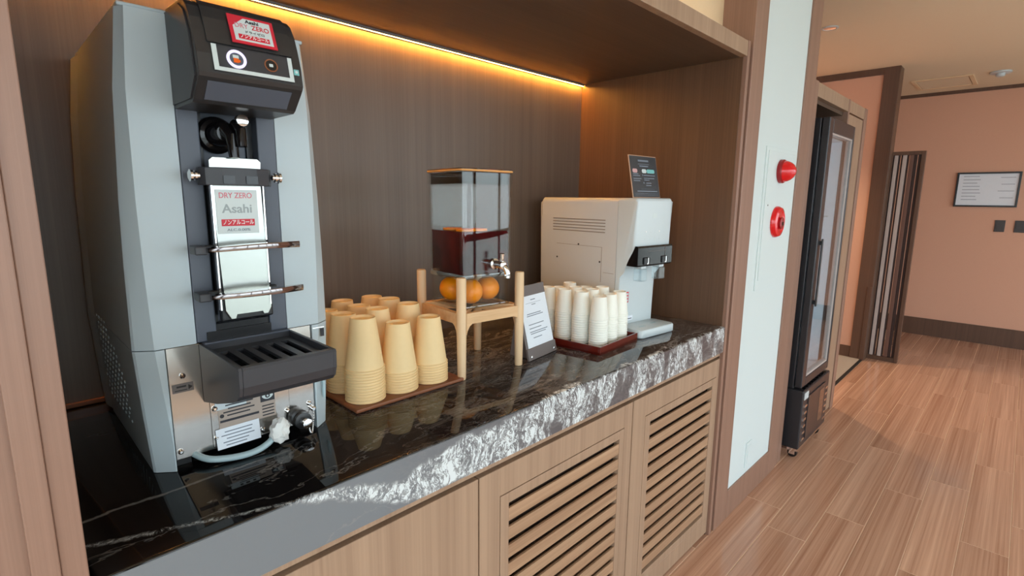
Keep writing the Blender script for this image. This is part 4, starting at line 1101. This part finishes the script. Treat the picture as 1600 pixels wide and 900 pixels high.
pts = [(0, .002), (W, .002)] + [(W - r_ + r_ * math.cos(a), .462 - r_ + r_ * math.sin(a)) for a in [math.pi / 2 * k / 5 for k in range(6)]] + [(r_ - r_ * math.sin(a), .462 - r_ + r_ * math.cos(a)) for a in [math.pi / 2 * k / 5 for k in range(6)]]
prism(rb, pts, 'Y', .0765, .45)
es = [e for e in rb.edges if abs(e.verts[0].co.y - .45) < 1e-6 and abs(e.verts[1].co.y - .45) < 1e-6]
bmesh.ops.bevel(rb, geom=es, offset=.008, segments=2, affect='EDGES')
rh = fin('rear_housing', rb, 'warm_white', ws, smooth=True, ang=50)
for k in range(5):
    z = .342 + k * .0105
    fin('vent_slot', B(-.0008, .003, .128, .382, z, z + .0035, bev=.0004, seg=1), 'vent', rh)
for y, z in ((.249, .296), (.356, .241), (.147, .241)):
    fin('screw', lathe(bmesh.new(), [(.0034, -.0012), (.0034, .002)], 12, (0, y, z), 'X'), 'dark_plastic', rh)
bm = bmesh.new(); box(bm, -.0006, .002, .14, .36, .292, .2932); box(bm, -.0006, .002, .139, .1405, .17, .2932); box(bm, -.0006, .002, .084, .13, .205, .2062)
fin('panel_seam', bm, 'vent', rh)
tb = fin('tap_block', prism(bmesh.new(), [(-.010, .306), (-.012, .300), (-.012, .243), (-.008, .238), (.050, .238), (.046, .244), (.024, .264), (.010, .282), (.004, .298), (.001, .306)], 'X', .002, W - .004, .0015), 'black_gloss', ws)
bm = bmesh.new(); box(bm, .055, .150, -.0128, -.012, .287, .2885); box(bm, .152, .153, -.0128, -.012, .245, .302)
fin('tap_print', bm, 'leather', tb)
for x in (.048, .150):
    lv = fin('lever', B(x - .016, x + .016, -.0165, -.0115, .245, .268, bev=.002), 'black_plastic', tb)
    bm = bmesh.new(); box(bm, x + .002, x + .006, -.0185, -.0165, .246, .268, .0008); box(bm, x - .003, x + .002, -.0185, -.0165, .246, .250, .0008)
    fin('lever_mark', bm, 'chrome', lv)
    nz = fin('spout', B(x - .014, x + .012, -.004, .026, .229, .2378, bev=.001), 'white_plastic', tb)
    fin('spout_guard', B(x - .018, x + .014, -.008, .024, .187, .2285, bev=.002), 'clear_plastic', nz)
bm = bmesh.new()
for x, z, r0 in ((.055, .352, .0030), (.130, .352, .0030)): lathe(bm, [(r0, -.0008), (r0, .001)], 12, (x, 0, z), 'Y')
fin('indicator', bm, 'ink_white', fs)
bm = bmesh.new()
for x, z, r0 in ((.080, .350, .0014), (.104, .350, .0014), (.052, .327, .0018), (.078, .327, .0018), (.104, .327, .0028), (.132, .327, .0018), (.104, .333, .0018)): lathe(bm, [(r0, -.0008), (r0, .001)], 8, (x, 0, z), 'Y')
box(bm, .088, .112, -.0005, .001, .396, .412)
fin('panel_icons', bm, 'label_silver', fs)
bm = bmesh.new(); box(bm, .036, .054, .0570, .0582, .105, .142)
lb = fin('red_sticker', bm, 'ink_red', fs)
bm = bmesh.new()
for k in range(3): box(bm, .039, .051, .0564, .0571, .109 + k * .011, .116 + k * .011)
fin('sticker_print', bm, 'white_plastic', lb)
bm = bmesh.new(); box(bm, .036, .082, .0570, .0582, .040, .056)
lb = fin('white_sticker', bm, 'paper', fs)
bm = bmesh.new(); prism(bm, [(.039, .043), (.045, .043), (.042, .050)], 'Y', .0564, .0571); box(bm, .048, .076, .0564, .0571, .045, .0475)
fin('sticker_print', bm, 'ink_dark', lb)
bm = loft(bmesh.new(), [rrect(W / 2 - .006, .046, .016, .0008, 5, W / 2, .0115), rrect(W / 2 - .001, .0495, .020, .004, 5, W / 2, .0115), rrect(W / 2 - .001, .0495, .020, .025, 5, W / 2, .0115), rrect(W / 2 - .004, .0465, .018, .029, 5, W / 2, .0115)])
bmesh.ops.translate(bm, verts=bm.verts, vec=(0, -.0035, 0))
dt = fin('drip_tray', bm, 'white_plastic', ws, smooth=True, ang=50)
bm = bmesh.new(); prism(bm, [p[:2] for p in rrect(.018, .005, .005, 0, 4, .062, .0)], 'Z', .0288, .0296); prism(bm, [p[:2] for p in rrect(.014, .005, .005, 0, 4, .138, .010)], 'Z', .0288, .0296)
fin('tray_hole', bm, 'hose', dt)

# menu card standing on the water server
p_ = Matrix.Rotation(-.096, 3, 'Z') @ Vector((.093, .030, 0))
mc = thing('menu_card', (-.386 + p_.x, .158 + p_.y, H + .4625), 'small charcoal menu card with pastel badges leaning on top of the white water server', 'sign', rz=-.06, world=False)
LE = .20; c2, s2 = math.cos(LE), math.sin(LE)
def onmc(bm): return on_plane(bm, (0, 0, .0006), (1, 0, 0), (0, s2, c2))
bm = bmesh.new(); box(bm, -.080, .080, 0, .142, -.0025, 0, .0006, 1)
ac = fin('acrylic_back', onmc(bm), 'sign_edge', mc)
bm = bmesh.new(); box(bm, -.0765, .0775, .002, .139, 0, .0008)
cd = fin('card', onmc(bm), 'sign_dark', mc)
fin('prop_foot', prism(bmesh.new(), [(.004, .0006), (.045, .0006), (.045, .0026), (.006, .0026)], 'X', -.06, .06), 'clear_plastic', mc)
bm = bmesh.new()
R_ = [(-.030, .030, .121, .127), (-.032, .032, .112, .1135), (-.024, .026, .104, .108)]
for y, a, b_ in ((.078, -.066, -.036), (.072, -.066, -.028), (.062, -.066, -.022), (.055, -.066, -.030), (.074, -.006, .060), (.064, -.006, .054), (.058, -.006, .024), (.048, .004, .034), (.040, .002, .032)): R_.append((a, b_, y, y + .0030))
R_ += [(-.052, .064, .020, .0235), (-.068, .068, .0135, .0143), (-.068, .068, .0085, .0093), (-.030, .050, .0285, .0291), (-.014, -.009, .0735, .0785), (-.012, -.007, .0475, .0525)]
for a, b_, y0, y1 in R_: box(bm, a, b_, y0, y1, .0008, .0011)
fin('printed_text', onmc(bm), 'ink', cd)
for nm, a, b_, m_ in (('rose_badge', -.067, -.040, 'rose'), ('grey_badge', -.014, .012, 'label_silver'), ('teal_badge', .014, .060, 'teal')):
    bm = bmesh.new(); prism(bm, [p[:2] for p in rrect((b_ - a) / 2, .0065, .006, 0, 4, (a + b_) / 2, .0895)], 'Z', .0008, .0013)
    fin(nm, onmc(bm), m_, cd)

for o in SC.objects:
    if o.name.split('.')[0] in ('printed_text', 'sticker_print', 'panel_icons', 'arrow_print', 'tap_print'): o['kind'] = 'stuff'
# ------------------------------------------------------------------ tidy helper properties
for o in SC.objects:
    for k in ('_world', '_base', '_local'):
        if k in o: del o[k]
